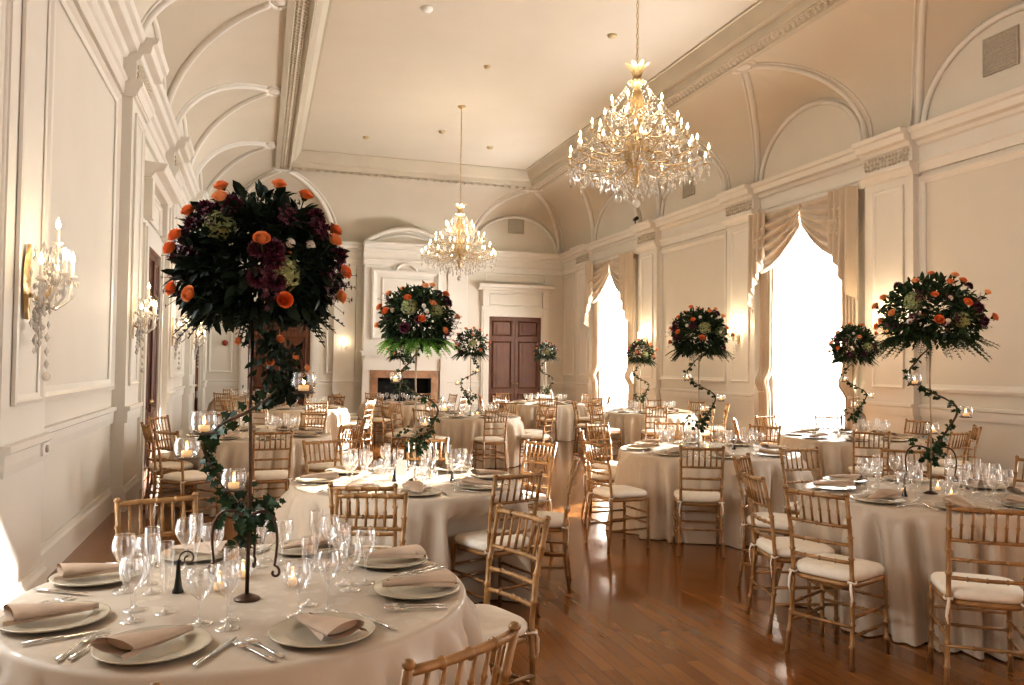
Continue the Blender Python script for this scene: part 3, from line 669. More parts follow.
def setting(key, ang, rad, lod, rot=None, seed=0, glasses=True):
    tx, ty, r, ph, _ = TBL[key]; q = math.radians(ang); ox, oy = math.cos(q), math.sin(q); ax, ay = -oy, ox      # outward, sideways
    d = place('plate', key, ang); rnd = random.Random(key+str(ang))
    def at(o, s): return (tx+ox*o+ax*s, ty+oy*o+ay*s, ZT)
    g = 'place settings of the ' + ph
    p = at(rad, 0); inst('charger_plate', [('charger_plate', PLATE, -1)], p, q, 'pewter charger plate at the %s place, %s' % (d, ph), 'plate', 'charger plates')
    inst('napkin', [('napkin', NAPK[seed % 3], -1)], (p[0], p[1], ZT+.0235), (q+PI/2 if rot is None else math.radians(rot)), 'folded champagne napkin on the %s plate, %s' % (d, ph), 'napkin', 'folded napkins')
    if glasses:
        gl = [(G_WINE, 'tall wine glass', .20, .12), (G_WATER, 'water goblet', .235, .02), (G_FLUTE, 'champagne flute', .30, .10)]
        if lod == 0: gl = gl[:2]
        if lod == 1: gl = gl[:3]
        for pr, nm, o, s in gl:
            inst(pr[0][0], pr, at(rad-o+rnd.uniform(-.015, .015), s+rnd.uniform(-.012, .012)), rnd.uniform(0, 6), 'clear %s at the %s place, %s' % (nm, d, ph), 'glass', 'stemware')
    if lod >= 2:
        z = lambda t: (t[0], t[1], ZT+.001)
        inst('table_knife', KN, z(at(rad, .19)), q+PI/2+rnd.uniform(-.05, .05), 'silver knife at the %s place, %s' % (d, ph), 'knife', 'table knives')
        if False: inst('soup_spoon', SP, z(at(rad, .225)), q+PI/2, 'silver spoon at the %s place, %s' % (d, ph), 'spoon', 'soup spoons')
        inst('dinner_fork', FK, z(at(rad+.01, -.19)), q+PI/2+.12, 'silver dinner fork at the %s place, %s' % (d, ph), 'fork', 'dinner forks')
        if lod >= 3:
            o = inst('salad_fork', FK, z(at(rad+.02, -.225)), q+PI/2+.16, 'silver salad fork at the %s place, %s' % (d, ph), 'fork', 'salad forks')
for i, (a, r, rot) in enumerate([(151, .63, 95), (-160, .62, 100), (-114, .62, 128), (-68, .61, 205), (-16, .62, 262), (26, .63, 265), (67, .64, 290), (109, .63, 240)]): setting('A', a, r, 3, rot, i)
for i, a in enumerate((-135, -95, -48, 0, 45, 88, 128, 172)): setting('B', a, .63, 2, None, i)
for i, a in enumerate((-150, -108, -62, -18, 30, 75, 120, 165)): setting('C', a, .70, 2, None, i)
for i, a in enumerate((-163, -119, -75, -30, 12, 60, 108, 148)): setting('D', a, .63, 2, None, i)
for k, l in (('E', 1), ('I', 1), ('F', 0), ('G', 0), ('H', 0), ('J', 0), ('K', 0), ('L', 0)):
    for i in range(8): setting(k, -168+45*i, .63, l, None, i)
# ================================================================== CENTREPIECES
def stand_proto(detail, sx=1):
    """tall bronze stand: rod on a disc foot, three scroll arms, a twisting branch carrying ivy"""
    P = [('centerpiece_stand', None, -1)]
    mb = MB(); mb.lathe([(.001, .001), (.045, .001), (.045, .005), (.035, .010), (.012, .02), (.001, .02)], 24); P.append(('base', mb.mesh('base', 'iron'), 0))
    mb = MB(); mb.tube([(0, 0, .015), (.004, 0, .45), (-.003, 0, .75), (0, 0, .98)], [.0075, .0065, .0065, .008], 8)
    P.append(('rod', mb.mesh('rod', 'iron' if detail else 'rodgold'), 0))
    for a, AR in (((178, .12), (-12, .105), (95, .10)) if detail else ((170, .14), (-15, .14))):
        q = math.radians(a); c, s = math.cos(q), math.sin(q); mb = MB(); pts = [(0, 0, .29)]
        for i in range(1, 15): t = i/14; pts.append((c*AR*math.sin(t*PI*.62)/math.sin(PI*.62)*1., s*AR*math.sin(t*PI*.62)/math.sin(PI*.62), .29+.05*math.sin(t*PI*.9)-.18*t*t))
        e = pts[-1]
        for i in range(1, 12): w = i/11*PI*1.7; rr = .024*(1-i/14); pts.append((e[0]+c*(rr*math.sin(w)), e[1]+s*(rr*math.sin(w)), e[2]-.024+rr*math.cos(w)))
        mb.tube(pts, [.0055]*10+[.0048]*(len(pts)-10), 7); P.append(('scroll_arm', mb.mesh('scroll_arm', 'iron'), 0))
    key = [(-.005, .02, .20), (-.055, .05, .31), (-.10, .05, .38), (-.165, .02, .51), (-.14, -.05, .58), (-.06, -.09, .63), (.02, -.08, .67), (.09, -.03, .73), (.12, .03, .80), (.06, .07, .88), (.0, .04, .96)]
    key = [(sx*x, y, z) for x, y, z in key]; br = []
    for i in range(len(key)-1):
        p0, p1, p2, p3 = [Vector(key[max(0, min(len(key)-1, i+k))]) for k in (-1, 0, 1, 2)]
        for j in range(5):
            t = j/5; br.append(.5*((2*p1)+(p2-p0)*t+(2*p0-5*p1+4*p2-p3)*t*t+(3*p1-p0-3*p2+p3)*t**3))
    br.append(Vector(key[-1])); mb = MB(); mb.tube(br, [.0085-.004*i/len(br) for i in range(len(br))], 7)
    bi = len(P); P.append(('branch', mb.mesh('branch', 'branch'), 0))
    r = random.Random(5+sx); mb = MB(); n = 150 if detail else 85
    vine = br + [Vector((sx*-.02, .02, .2+.05*k)) for k in range(0)]
    VQ = ((.20, -.05, .77), (-.10, -.17, .635), (-.225, 0, .53), (-.055, 0, .42)) if detail else ((-sx*.22, 0, .545), (sx*.13, -.09, .755), (-sx*.05, .10, .425)); VQ = [Vector(q) for q in VQ]
    for i in range(n):
        k = r.randrange(len(vine)-1) if r.random() < .75 else r.randrange(14); p = vine[k].lerp(vine[k+1], r.random())
        d = Vector((r.uniform(-1, 1), r.uniform(-1, 1), r.uniform(-.9, .5))).normalized(); nn = Vector((r.uniform(-.6, .6), -1, r.uniform(-.2, .8)))
        if min((p+d*.03-q).length for q in VQ) > .075: mb.ivyleaf(p+d*.012, d, nn, r.uniform(.028, .052))
    for i in range(n//2):       # clump about the foot of the branch and down the scroll arms
        d = Vector((r.gauss(0, 1), r.gauss(0, 1), r.gauss(0, .8))).normalized(); p = Vector((0, 0, .31))+d*r.uniform(.02, .13)*Vector((1, .8, .9)).length*.6
        if min((p-q).length for q in VQ) > .085: mb.ivyleaf(p, d+Vector((0, 0, -.5)), (r.uniform(-.5, .5), -1, .5), r.uniform(.028, .05))
    for i in range(3): mb.tube([Vector(p)+Vector((.008*math.sin(k*1.3+i), .008*math.cos(k*1.3+i), 0)) for k, p in enumerate(br)], .0018, 4)
    P.append(('ivy_vine', mb.mesh('ivy_vine', 'ivy'), 0, None, None, 'stuff'))
    return P, br
STAND_L, BR_L = stand_proto(True, 1); STAND_R, BR_R = stand_proto(False, -1); STAND_G, _ = stand_proto(False, 1)
def votive_proto():
    g = MB(); g.lathe([(.026, .004), (.036, .012), (.043, .03), (.043, .052), (.037, .072), (.0375, .0725), (.040, .071)], 20); g.lathe([(.001, .003), (.026, .004)], 20)
    c = MB(); c.lathe([(.001, .006), (.018, .006), (.019, .026), (.001, .026)], 16); c.tube([(0, 0, .026), (0, 0, .03)], .001, 5)
    f = MB(); f.lathe([(.001, .029), (.005, .033), (.0055, .038), (.003, .046), (.0006, .053)], 10)
    return [('votive_candle', None, -1), ('glass_cup', g.mesh('glass_cup', 'glass'), 0), ('wax', c.mesh('wax', 'wax'), 0), ('flame', f.mesh('flame', 'flame'), 2)]
VOT = votive_proto()
def saucer_holder():
    mb = MB(); mb.lathe([(.001, 0), (.03, .0), (.042, .004), (.043, .006), (.03, .003), (.001, .003)], 18); return mb.mesh('saucer', 'iron')
SAUC = saucer_holder()

def rose_mesh(name, m):
    mb = MB()
    for k, (r0, h, n, op) in enumerate(((.004, .036, 3, .0), (.008, .037, 3, .03), (.0115, .036, 4, .08), (.015, .034, 4, .16), (.0185, .031, 5, .22), (.0215, .028, 5, .35), (.0235, .024, 5, .5))):
        for i in range(n):
            a0 = 2*PI*i/n + k*.7
            def pf(u, v, a0=a0, r0=r0, h=h, n=n, op=op):
                a = a0+(u-.5)*2*PI/n*1.35; rr = r0*(.45+.62*math.sin(min(1, v*1.1)*PI/2)) + op*.011*max(0, v-.6)/.4; z = h*v*(1-.18*(2*u-1)**2) - op*.006*max(0, v-.75)/.25
                return (rr*math.cos(a), rr*math.sin(a), z)
            mb.grid(pf, 4, 5)
    mb.lathe([(.001, -.012), (.008, -.008), (.012, .0), (.013, .006)], 8, mi=1)
    mb.tube([(0, 0, -.01), (.004, 0, -.06), (0, 0, -.12)], .0026, 5, mi=1)
    for a in (0, 2.1, 4.2): mb.leaf((.006*math.cos(a), .006*math.sin(a), -.004), (math.cos(a), math.sin(a), .5), (0, 0, 1), .024, .010, .2, mi=1)
    return mb.mesh(name, m, 'leaf2')
ROSE, ROSE2 = rose_mesh('rose', 'rose'), rose_mesh('rose', 'rose2')
def dahlia_mesh():
    mb = MB(); r = random.Random(3)
    for k in range(60):
        u = k/60; th = k*2.399; ph = math.acos(1-1.15*u); d = Vector((math.sin(ph)*math.cos(th), math.sin(ph)*math.sin(th), math.cos(ph))); mb.leaf(d*.014, d, (r.uniform(-1, 1), r.uniform(-1, 1), 1), .03, .015, .3)
    return mb.mesh('dahlia', 'burg')
def hyd_mesh(m, nm):
    mb = MB(); r = random.Random(4)
    for k in range(70):
        th = k*2.399; z = 1-1.7*k/70; q = math.sqrt(max(0, 1-z*z)); d = Vector((q*math.cos(th), q*math.sin(th), z)); c = d*r.uniform(.036, .047)
        for j in range(4):
            a = d.orthogonal(); a.rotate(Matrix.Rotation(j*PI/2+r.random(), 3, d)); mb.leaf(c, a+d*r.uniform(.6, 1.3), d, .017, .012, .25)
    return mb.mesh(nm, m)
DAHL, HYD, WHT = dahlia_mesh(), hyd_mesh('hyd', 'hydrangea'), hyd_mesh('white', 'white_flower')
def filler_mesh(seed):
    """a sprig of small burgundy florets on thin stems"""
    mb = MB(); r = random.Random(seed)
    for i in range(9):
        p = Vector((r.gauss(0, .02), r.gauss(0, .02), .03+i*.011)); mb.tube([(0, 0, 0), p*.6, p], .0012, 4)
        for j in range(5):
            a = 2*PI*j/5; mb.leaf(p, (math.cos(a), math.sin(a), .5), (0, 0, 1), .013, .01, .2)
    return mb.mesh('sprig', 'burg')
SPRIG = filler_mesh(2)
def foliage_mesh(seed, rx, rz, n, m, skirt=0, core=True):
    mb = MB(); r = random.Random(seed)
    for i in range(n):
        z = r.uniform(-.75, 1); q = math.sqrt(max(0, 1-z*z)); t = r.uniform(0, 2*PI); d = Vector((q*math.cos(t), q*math.sin(t), z))
        k = r.uniform(.55, .93); p = Vector((d.x*rx*k, d.y*rx*k, d.z*rz*k)); L = r.uniform(.034, .074)
        dd = (d+Vector((r.gauss(0, .5), r.gauss(0, .5), r.gauss(-.15, .5)))).normalized()
        mb.leaf(p, dd, Vector((r.gauss(0, .7), r.gauss(0, .7), 1)), L, L*r.uniform(.35, .55), .2)
    for i in range(skirt):
        t = r.uniform(0, 2*PI); d = Vector((math.cos(t), math.sin(t), r.uniform(-.75, -.1))).normalized(); b = Vector((d.x*rx*.55, d.y*rx*.55, -rz*.45)); L = rx*r.uniform(.38, .62)
        mb.tube([b+d*L*j/9+Vector((0, 0, -.05*(j/9)**2)) for j in range(10)], .0018, 4)
        for j in range(9):
            p = b+d*L*j/9+Vector((0, 0, -.05*(j/9)**2)); s = d.cross(Vector((0, 0, 1))).normalized()
            for sg in (-1, 1): mb.leaf(p, s*sg+d*.7, (0, 0, 1), .046*(1.1-j/10), .021, .1)
    me = mb.mesh('foliage', m); return me
def bouquet(x, y, zc_, rx, rz, label, foliage, roses, seed, nd, nh, fern=None, lod=1, tail=()):
    root = link('floral_bouquet', None, None, (x, y, zc_)); tag(root, label, 'bouquet', 'tall floral centrepieces')
    r = random.Random(seed)
    def put(name, me, d, s, k=.95):
        d = Vector(d).normalized(); o = link(name, me, root, (d.x*rx*k, d.y*rx*k, d.z*rz*k)); 
        q = (d+Vector((0, 0, .55 if name == 'rose' else .25))).normalized().to_track_quat('Z', 'Y'); o.rotation_mode = 'QUATERNION'; o.rotation_quaternion = q; o.scale = (s, s, s); return o
    o = link('foliage', foliage, root); o['kind'] = 'stuff'
    if fern: o = link('fern_skirt', fern, root); o['kind'] = 'stuff'
    for d, s in roses: put('rose', ROSE if r.random() < .7 else ROSE2, d, s*1.0, r.uniform(1.0, 1.04)+.19*max(0, -d[1])**1.5)
    for i in range(nd):
        t = r.uniform(0, 2*PI); z = r.uniform(-.5, .8); q = math.sqrt(1-z*z); put('dahlia', DAHL, (q*math.cos(t), q*math.sin(t), z), r.uniform(.75, 1.05), .97)
    for i in range(nd):
        t = r.uniform(0, 2*PI); z = r.uniform(-.4, .6); q = math.sqrt(1-z*z); put('flower_sprig', SPRIG, (q*math.cos(t), q*math.sin(t), z), r.uniform(.65, .9), .85)
    for i in range(nh):
        t = -PI/2 + (i-(nh-1)/2)*1.1+r.uniform(-.3, .3); z = r.uniform(-.2, .5); q = math.sqrt(1-z*z); put('hydrangea', HYD, (q*math.cos(t), q*math.sin(t), z), r.uniform(.95, 1.25), .85)
    for i in range(nh+2):
        t = -PI/2 + r.uniform(-1.3, 1.3); z = r.uniform(-.2, .8); q = math.sqrt(1-z*z); put('white_flower', WHT, (q*math.cos(t), q*math.sin(t), z), .32, .95)
    return root
def fib(n, z0=-.35, off=0., jit=.12, seed=0):
    r = random.Random(seed); out = []
    for i in range(n):
        z = 1-(i+.5)/n*(1-z0); q = math.sqrt(max(0, 1-z*z)); t = i*2.399+off; out.append(((q*math.cos(t)+r.gauss(0, jit), q*math.sin(t)+r.gauss(0, jit), z), r.uniform(.8, 1.05)))
    return out
def stand(key, proto, rz, label, dz=0., dx=0., dy=0., s=1.):
    x, y = TBL[key][:2]; o = inst('centerpiece_stand', proto, (x+dx, y+dy, ZT), rz, label, 'centrepiece stand', 'tall bronze centrepiece stands'); o.scale = (s, s, s); return o
# nearest table: individually arranged roses as in the big dark bouquet
NB = [(222, 45), (372, 55), (437, 80), (240, 105), (140, 122), (105, 230), (120, 195), (335, 198), (540, 150), (502, 193), (165, 343), (88, 345), (392, 345), (552, 345), (540, 272)]
RX, RZ, ZB = .285, .285, 1.935
rs = []
yw = math.radians(.5)
for cx_, cy_ in NB:
    u = ((150+.336*cx_)-258)*.00355/RX; w = (262-(170+.336*cy_))*.00355/RZ; k = math.hypot(u, w); 
    if k > .96: u, w = u/k*.96, w/k*.96
    dep = -math.sqrt(max(.02, 1-u*u-w*w)); u = u/(1-.08*dep)-.03; w = w/(1-.1*dep)+.15*dep; rs.append(((u*math.cos(yw)+dep*math.sin(yw)*1, -u*math.sin(yw)+dep*math.cos(yw), w), .92))
rs += [((.3, .9, .3), .9), ((-.4, .85, .2), .9), ((.1, .7, .75), .9), ((-.75, .6, -.1), .9), ((.8, .55, 0), .9)]
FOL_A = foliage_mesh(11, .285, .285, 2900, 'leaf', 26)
yw = math.radians(17.5)
stand('A', STAND_L, -yw, 'tall bronze stand with twisting ivy branch on the nearest table', dx=.0, dy=-.11)
BQ = bouquet(-.01, 3.0, ZB, RX, RZ, 'large dark bouquet of orange roses and burgundy blooms, nearest the camera', FOL_A, rs, 21, 26, 2)
# trailing tail of leaves and small blooms under the big bouquet
mb = MB(); r_ = random.Random(31)
for i in range(210):
    t = r_.random(); p = Vector((.02+.05*math.sin(t*2)+r_.gauss(0, .045), r_.gauss(0, .04), -t*.23)); d = Vector((r_.gauss(0, .7), r_.gauss(0, .7), -1)); mb.leaf(p, d, (r_.gauss(0, 1), -1, .4), r_.uniform(.028, .05), r_.uniform(.014, .022), .2)
tl = link('trailing_greenery', mb.mesh('trailing_greenery', 'leaf'), BQ, (.02, -.035, 1.70-ZB)); tl['kind'] = 'stuff'
for p in ((.05, -.05, -.02), (-.08, -.04, -.03), (.10, -.06, -.08), (.14, -.05, -.12), (.02, -.06, -.1)):
    o = link('rosebud', ROSE2, tl, p); o.scale = (.5, .5, .5); o.rotation_euler = (1.2, 0, p[0]*9)
INFO = {'B': ('bouquet with green hydrangea and bright fern skirt over the second table', 1.91, .27, .27, STAND_R, 20, 2), 'C': ('bouquet with a pale green hydrangea at its middle, over the aisle-side table', 1.93, .285, .285, STAND_R, 20, 2),
 'D': ('wide bouquet over the window-side front table, before the plain panel', 1.97, .335, .285, STAND_R, 22, 3), 'E': ('bouquet backlit by the nearer tall window', 1.89, .28, .27, STAND_R, 16, 1),
 'F': ('small bouquet seen beside the far tall window', 1.86, .26, .26, STAND_R, 14, 1), 'G': ('bouquet of orange and plum blooms between the fireplace and the double doors', 1.93, .29, .27, STAND_G, 16, 1),
 'H': ('small bouquet in front of the brown double doors', 1.92, .25, .22, STAND_R, 12, 1), 'L': ('small bouquet in front of the mantel, behind the fern-skirted bouquet', 1.90, .27, .25, STAND_G, 12, 1)}
DX = {'C': -.11, 'F': -.2, 'E': .05, 'B': .05}
for i, (k, (lb, z, rx, rz, pr, n, nh)) in enumerate(INFO.items()):
    x, y, r, ph, ld = TBL[k]; s = (z-rz*.62-ZT)/1.0
    stand(k, pr, -math.radians(25), dx=DX.get(k, 0), label='slender bronze stand wound with ivy on the ' + ph, s=s)
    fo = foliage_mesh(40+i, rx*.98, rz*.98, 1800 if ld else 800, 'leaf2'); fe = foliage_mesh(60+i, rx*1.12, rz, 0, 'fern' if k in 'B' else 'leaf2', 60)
    bouquet(x+DX.get(k, 0), y, z, rx, rz, lb, fo, fib(n, -.3, 1.3*i, seed=i), 70+i, 9 if ld else 5, nh, fe)

# votives: on saucers along the branches and on the cloths
def votive(x, y, z, label, sauc=True, group='votive candles'):
    pr = VOT + ([('saucer', SAUC, 0, (0, 0, -.004))] if sauc else [])
    inst('votive_candle', pr, (x, y, z), 0, label, 'candle', group)
def rel(key, p, s=1., dx=0., dy=0., a=-math.radians(25)):
    x, y = TBL[key][:2]; return (x+dx+s*(p[0]*math.cos(a)-p[1]*math.sin(a)), y+dy+s*(p[0]*math.sin(a)+p[1]*math.cos(a)), ZT+s*p[2])
for p, lb in (((.20, -.05, .735), 'lit votive candle high on the branch below the nearest bouquet'), ((-.10, -.17, .60), 'lit votive candle in clear cup on the branch, above the bend'), ((-.225, .0, .495), 'lit votive candle held out at the bend of the nearest ivy branch'), ((-.055, .0, .385), 'small lit votive candle low on the nearest ivy branch')):
    votive(*rel('A', p, 1., 0, -.11, -yw), lb)
votive(.13, 3.13, ZT+.0025, 'lit votive candle on the cloth at the window side of the nearest stand', False); votive(-.13, 3.14, ZT+.0025, 'lit votive candle on the cloth at the wall side of the nearest stand', False); votive(-.05, 3.3, ZT+.0025, 'lit votive candle on the cloth behind the nearest stand', False)
for k in 'BCDEG':
    x, y, r, ph, ld = TBL[k]; s = (INFO[k][1]-INFO[k][3]*.62-ZT)
    for p, lb in (((.22, .0, .51), 'middle'), ((-.13, -.09, .72), 'upper'), ((.05, .10, .39), 'lower')):
        votive(*rel(k, (p[0]*(-1 if k == 'G' else 1), p[1], p[2]), s, DX.get(k, 0)), 'lit votive candle on the %s of the ivy branch, %s' % (lb, ph))
    for q, lb in ((30, 'window-side'), (150, 'wall-side'), (-90, 'front')):
        a = math.radians(q); votive(x+DX.get(k, 0)+.17*math.cos(a), y+.17*math.sin(a), ZT+.0025, 'lit votive candle on the cloth, %s of the stand, %s' % (lb, ph), False)
# dark number-card holders
def holder_proto(card):
    mb = MB(); mb.lathe([(.001, .001), (.02, .001), (.02, .006), (.014, .02), (.009, .06), (.007, .10), (.010, .115), (.001, .12)], 16)
    P = [('card_holder', mb.mesh('card_holder', 'dark'), -1)]
    c = MB(); pts = []
    for i in range(22): w = i/21*PI*2.6; rr = .030*(1-i/26); pts.append((.005-rr*math.cos(w)+.028, 0, .12+rr*math.sin(w)+.004))
    c.tube([(0, 0, .11)]+pts, .003, 6); P.append(('scroll', c.mesh('scroll', 'iron'), 0))
    if card: b = MB(); b.box((.05, -.006, .10), (.075, .002, .11)); P.append(('card', b.mesh('card', 'card'), 0))
    return P
HP, HC = holder_proto(False), holder_proto(True)
inst('card_holder', HP, (-.27, 3.15, ZT), -.3, 'dark tapered metal card holder with scroll top on the nearest table', 'card holder')
inst('card_holder', HC, (.93, 5.78-.06, ZT), -.3, 'dark holder with blank white card on the second table behind', 'card holder')
inst('card_holder', HP, (1.34, 5.66, ZT), -.3, 'dark slender holder at the window side of the second table', 'card holder')
inst('card_holder', HP, (4.68, 7.2, ZT), .2, 'dark slender holder on the aisle-side table', 'card holder'); inst('card_holder', HP, (4.1, 4.3, ZT), .2, 'dark slender holder on the window-side front table', 'card holder')

# ================================================================== CHANDELIERS
def flame_bulb(mb, p, s=1.):
    x, y, z = p; mb.lathe([(.004*s, 0), (.011*s, .010*s), (.0125*s, .022*s), (.008*s, .040*s), (.002*s, .058*s), (.0005, .064*s)], 8, p)
def chandelier(x, y, label, seed):
    zt = 4.92; r = random.Random(seed); root = link('chandelier', None, None, (x, y, zt)); tag(root, label, 'chandelier', 'crystal chandeliers')
    H = ZC-zt
    mb = MB(); mb.lathe([(.001, H-.001), (.085, H-.001), (.08, H-.02), (.03, H-.05), (.01, H-.07)], 16); link('ceiling_canopy', mb.mesh('ceiling_canopy', 'brass'), root)
    mb = MB(); k = int(H/.06)
    for i in range(k):
        z = .02+i*(H-.07)/k; q = (i % 2)*PI/2
        mb.tube([(.013*math.cos(a)*math.cos(q), .013*math.cos(a)*math.sin(q), z+.03+.036*math.sin(a)) for a in [2*PI*j/8 for j in range(9)]], .0042, 5, cap=False)
    link('chain', mb.mesh('chain', 'brass'), root)
    mb = MB(); mb.lathe([(.012, .03), (.03, .0), (.018, -.05), (.05, -.08), (.10, -.11), (.06, -.14), (.04, -.2), (.075, -.3), (.10, -.42), (.06, -.55), (.045, -.68), (.12, -.80), (.17, -.92), (.12, -1.04), (.05, -1.14), (.035, -1.24), (.015, -1.3), (.001, -1.31)], 20); link('column', mb.mesh('column', 'brass'), root)
    for i in range(8):
        a = 2*PI*i/8; c, s = math.cos(a), math.sin(a); mb = MB()
        mb.grid(lambda u, v, c=c, s=s: ((.04+.12*u**1.6)*c-(v-.5)*.07*math.sin(PI*min(1, .25+u*.7))*s, (.04+.12*u**1.6)*s+(v-.5)*.07*math.sin(PI*min(1, .25+u*.7))*c, -.06+.19*u-.05*u**4), 8, 3); link('crown_plume', mb.mesh('crown_plume', 'brass'), root)
    cr = MB(); mb2 = MB()
    tiers = [(.30, -.40, 8, -.36), (.50, -.62, 10, -.62), (.66, -.82, 12, -.8), (.78, -.98, 14, -.92)]
    for ti, (R, zc2, n, zb) in enumerate(tiers):
        for i in range(n):
            a = 2*PI*(i+.5*(ti % 2))/n+r.uniform(-.05, .05); c, s = math.cos(a), math.sin(a); RR = R*r.uniform(.95, 1.03); zz = zc2+r.uniform(-.02, .03)
            pts = [(.05+(RR-.05)*t, zb-.06-.13*math.sin(t*PI*.95)*(1-t*.3)+(zz-zb+.02)*t**3) for t in [j/10 for j in range(11)]]
            mb = MB(); mb.tube([(q*c, q*s, z) for q, z in pts], [.011-.004*j/10 for j in range(11)], 6)
            X = (RR*c, RR*s, pts[-1][1]); mb.lathe([(.006, 0), (.03, .012), (.034, .018), (.01, .014), (.009, .02)], 10, X); arm = link('arm', mb.mesh('arm', 'brass'), root)
            mb = MB(); mb.lathe([(.0095, .015), (.0095, .085), (.001, .086)], 8, X); link('candle', mb.mesh('candle', 'candle'), arm)
            mb = MB(); flame_bulb(mb, (X[0], X[1], X[2]+.084), 1.15); link('bulb', mb.mesh('bulb', 'bulb'), arm)
            for j in range(5): q = 2*PI*j/5+r.random(); mb2.octa((X[0]+.032*math.cos(q), X[1]+.032*math.sin(q), X[2]-.02-r.uniform(0, .02)), .007, .02)
            zl = X[2]-.05
            for j in range(r.choice((2, 3, 3))): mb2.octa((X[0], X[1], zl-.02), .0065, .012); zl -= .032
            mb2.octa((X[0], X[1], zl-.03), .014, .034)
            for j in range(7):           # beads strung along the arm
                t = .25+.1*j; k = int(t*10); cr.octa((pts[k][0]*c, pts[k][0]*s, pts[k][1]-.035-.02*(j % 2)), .013, .022)
            a2 = a+2*PI/n
            for j in range(1, 9):        # swags between candle cups
                t = j/9; q = a+(a2-a)*t; cr.octa((RR*math.cos(q), RR*math.sin(q), X[2]+.01-.09*math.sin(PI*t)), .010, .013)
    for i in range(14):                  # bead chains from crown to the wide ring
        a = 2*PI*i/14; c, s = math.cos(a), math.sin(a)
        for j in range(22):
            t = j/21; q = .10+.52*t+.06*math.sin(PI*t); cr.octa((q*c, q*s, -.12-.62*t**.75-.05*math.sin(PI*t)), .010, .013)
    for R, z0, n in ((.70, -1.14, 40), (.56, -1.22, 34), (.40, -1.30, 26), (.24, -1.38, 16)):
        for i in range(n):
            a = 2*PI*i/n+r.uniform(-.05, .05); z = z0+r.uniform(-.04, .05); mb2.octa((R*math.cos(a), R*math.sin(a), z), .016, .045); mb2.octa((R*math.cos(a), R*math.sin(a), z+.065), .008, .012)
        for i in range(n*2):
            a = 2*PI*i/n/2; cr.octa((R*math.cos(a), R*math.sin(a), z0+.10), .012, .014)
    for i in range(420):
        q = r.uniform(.1, .74); a = r.uniform(0, 2*PI); cr.octa((q*math.cos(a), q*math.sin(a), -.45-.75*q+r.uniform(-.35, .12)), r.uniform(.010, .017), r.uniform(.014, .03))
    o = link('bead_garlands', cr.mesh('bead_garlands', 'crystal'), root); o['kind'] = 'stuff'
    o = link('crystal_drops', mb2.mesh('crystal_drops', 'crystal_w'), root); o['kind'] = 'stuff'
    mb = MB(); mb.ball((0, 0, -1.49), .05, 14, 8); mb.octa((0, 0, -1.43), .014, .04); mb.octa((0, 0, -1.36), .012, .03); link('finial_ball', mb.mesh('finial_ball', 'crystal_w'), root)
    return root
chandelier(3.97, 8.06, 'large crystal chandelier with gold crown, the nearer of the pair', 1)
chandelier(3.97, 16.4, 'crystal chandelier hanging far down the room toward the fireplace', 2)

# ================================================================== WALL SCONCES
def sconce(side, s, z, label, sc_=1., lod=1):
    r = random.Random(int(s*10)); root = link('wall_sconce', None, None, (0, 0, 0)); tag(root, label, 'wall light', 'crystal wall sconces')
    p0 = .132 if side != 'E' else .002
    def P(u, d, h): return W(side, s+u*sc_, p0+d*sc_, z+h*sc_)
    mb = MB(); mb.grid(lambda u, v: P((u-.5)*.14*math.sin(PI*min(.97, .1+v*.85)), .012+.02*math.sin(PI*u), -.2+.42*v), 8, 12); mb.tube([P(0, .01, -.05), P(0, .09, -.1), P(0, .14, -.02)], .014, 8); link('backplate', mb.mesh('backplate', 'brass'), root)
    cw = MB()
    arms = [(-.17, .12, .0), (.17, .12, .0), (-.09, .22, .04), (.09, .22, .04), (0, .16, .22)]
    for u, d, h in arms:
        mb = MB(); mb.tube([P(0, .09, -.08), P(u*.4, d*.55+.03, -.14), P(u*.85, d*.95, -.1+h*.4), P(u, d, h)], [.011, .009, .008, .008], 6); a = link('arm', mb.mesh('arm', 'crystal_w'), root)
        mb = MB(); mb.lathe([(.005, 0), (.03, .012), (.032, .018), (.01, .014)], 10, P(u, d, h)); mb.lathe([(.0095, .014), (.0095, .10), (.001, .101)], 8, P(u, d, h)); link('candle', mb.mesh('candle', 'candle'), a)
        mb = MB(); flame_bulb(mb, Vector(P(u, d, h))+Vector((0, 0, .10)), 1.15); link('bulb', mb.mesh('bulb', 'bulb'), a)
        b = P(u, d, h)
        for j in range(6): q = 2*PI*j/6; cw.octa((b[0]+.033*math.cos(q), b[1]+.033*math.sin(q), b[2]-.03), .008, .026)
        cw.octa((b[0], b[1], b[2]-.1), .013, .035); cw.octa((b[0], b[1], b[2]-.05), .008, .012)
    for i in range(150 if lod else 30):
        t = r.random(); q = r.uniform(-1, 1); b = P(q*.20*(1-t*.75), .06+.18*r.random()*(1-t), .2-.62*t*r.uniform(.6, 1)); cw.octa(b, r.uniform(.009, .015), r.uniform(.016, .034))
    for h in (-.3, -.38, -.45): cw.octa(P(0, .12, h), .016, .032)
    b = P(0, .12, -.52); cw.ball(b, .026, 10, 6)
    o = link('crystal_drops', cw.mesh('crystal_drops', 'crystal_w'), root); o['kind'] = 'stuff'
    return P(0, .3, .2)
SPOS = []
for y, lb in zip((5.46, 9.6, 13.7, 17.7), ('crystal wall sconce nearest the camera on the panelled wall', 'second crystal wall sconce, before the brown side door', 'third crystal wall sconce down the panelled wall, just beyond the brown side door', 'last crystal wall sconce on the panelled wall, partly behind the big bouquet')): SPOS.append(sconce('L', y, 2.06, lb, 1.08))
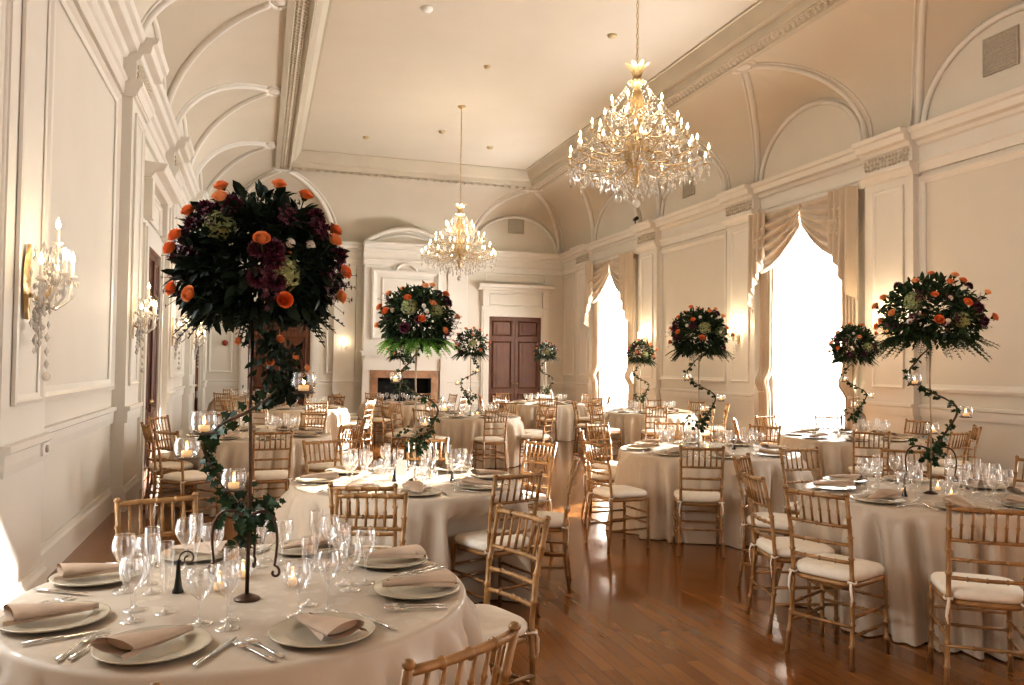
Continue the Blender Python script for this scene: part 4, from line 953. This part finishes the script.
for y, lb in ((9.68, 'crystal sconce glowing behind the wide bouquet, near side of the nearer window'), (13.6, 'crystal sconce glowing on the pilaster at the far side of the nearer window'), (17.5, 'crystal sconce on the pilaster at the near side of the far window')): SPOS.append(sconce('R', y, 2.25, lb, .85, 0))
SPOS.append(sconce('E', 2.28, 2.1, 'small sconce on the end wall beside the chimney breast', .55, 0))
# ================================================================== LIGHT AND CAMERA
def lamp(name, kind, loc, energy, col=(1,1,1), size=.1, rot=None, **kw):
    l = bpy.data.lights.new(name, kind); l.energy = energy; l.color = col
    if kind == 'POINT': l.shadow_soft_size = size
    for k, v in kw.items(): setattr(l, k, v)
    o = link(name, l, None, loc)
    if rot: o.rotation_euler = rot
    return o
w = bpy.data.worlds.new('World'); sc.world = w; w.use_nodes = True
bg = w.node_tree.nodes['Background']; bg.inputs[0].default_value = (.96, .98, 1., 1)
# hazy sky: bright towards the two window fronts, dim behind
tc = w.node_tree.nodes.new('ShaderNodeTexCoord'); sx = w.node_tree.nodes.new('ShaderNodeSeparateXYZ'); ab = w.node_tree.nodes.new('ShaderNodeMath'); ab.operation = 'ABSOLUTE'
mr = w.node_tree.nodes.new('ShaderNodeMapRange'); mr.interpolation_type = 'SMOOTHSTEP'
for k, v in (('From Min', .35), ('From Max', .6), ('To Min', WORLD), ('To Max', 2.2)): mr.inputs[k].default_value = v
L_ = w.node_tree.links; L_.new(tc.outputs['Generated'], sx.inputs[0]); L_.new(sx.outputs[0], ab.inputs[0]); L_.new(ab.outputs[0], mr.inputs[0]); L_.new(mr.outputs[0], bg.inputs[1])
# daylight at the tall windows (sky glow just outside the panes)
for y in WIN: lamp('window_daylight', 'AREA', (XR+.55, y, 2.35), WINL*(.12 if y < 5 else 1.25), (.95, .975, 1), rot=(0, PI/2, 0), shape='RECTANGLE', size=4.2, size_y=2.2)
lamp('window_daylight', 'AREA', (XL-.55, 3.85, 2.35), WINL*.12, (.95, .98, 1), rot=(0, -PI/2, 0), shape='RECTANGLE', size=4.2, size_y=2.2)
sd = Vector((-.83, -.553, -.26)).normalized()
o = lamp('sun', 'SUN', (14, 24, 9), SUN, (1, .95, .87), angle=.02); o.rotation_mode = 'QUATERNION'; o.rotation_quaternion = sd.to_track_quat('-Z', 'Y')
for x, y in ((3.97, 8.06), (3.97, 16.4), (3.97, -.3)):  # last one: unseen fill lamp added behind the camera, no chandelier there
    lamp('chandelier_or_fill_light', 'POINT', (x, y, 4.65 if y > 0 else 4.4), CHL*(1 if y > 0 else .05), (1, .87, .68), .35)
for p in SPOS: lamp('sconce_light', 'POINT', p, SCL*(3 if p[0] > 5 else 1), (1, .74, .45), .08)
cam = bpy.data.cameras.new('camera'); cam.sensor_width = 36; cam.lens = 36*798/1024; cam.clip_start = .05; cam.clip_end = 200
co = link('camera', cam, None, (0, 0, 1.6))
yw_, pi_, ro_ = math.radians(17.458), math.radians(1.655), math.radians(.70)
fw = Vector((math.sin(yw_)*math.cos(pi_), math.cos(yw_)*math.cos(pi_), math.sin(pi_))); rt = Vector((math.cos(yw_), -math.sin(yw_), 0)); up = rt.cross(fw)
r2 = rt*math.cos(ro_)+up*math.sin(ro_); u2 = -rt*math.sin(ro_)+up*math.cos(ro_)
co.rotation_euler = Matrix((r2, u2, -fw)).transposed().to_euler()
sc.camera = co
sc.view_settings.view_transform = 'Standard'; sc.view_settings.look = 'Medium High Contrast'; sc.view_settings.exposure = EXPO
sc.cycles.max_bounces = 12; sc.cycles.diffuse_bounces = 5; sc.cycles.transparent_max_bounces = 24; sc.cycles.caustics_reflective = False; sc.cycles.caustics_refractive = False; sc.cycles.sample_clamp_indirect = 6
sc.cycles.use_denoising = True
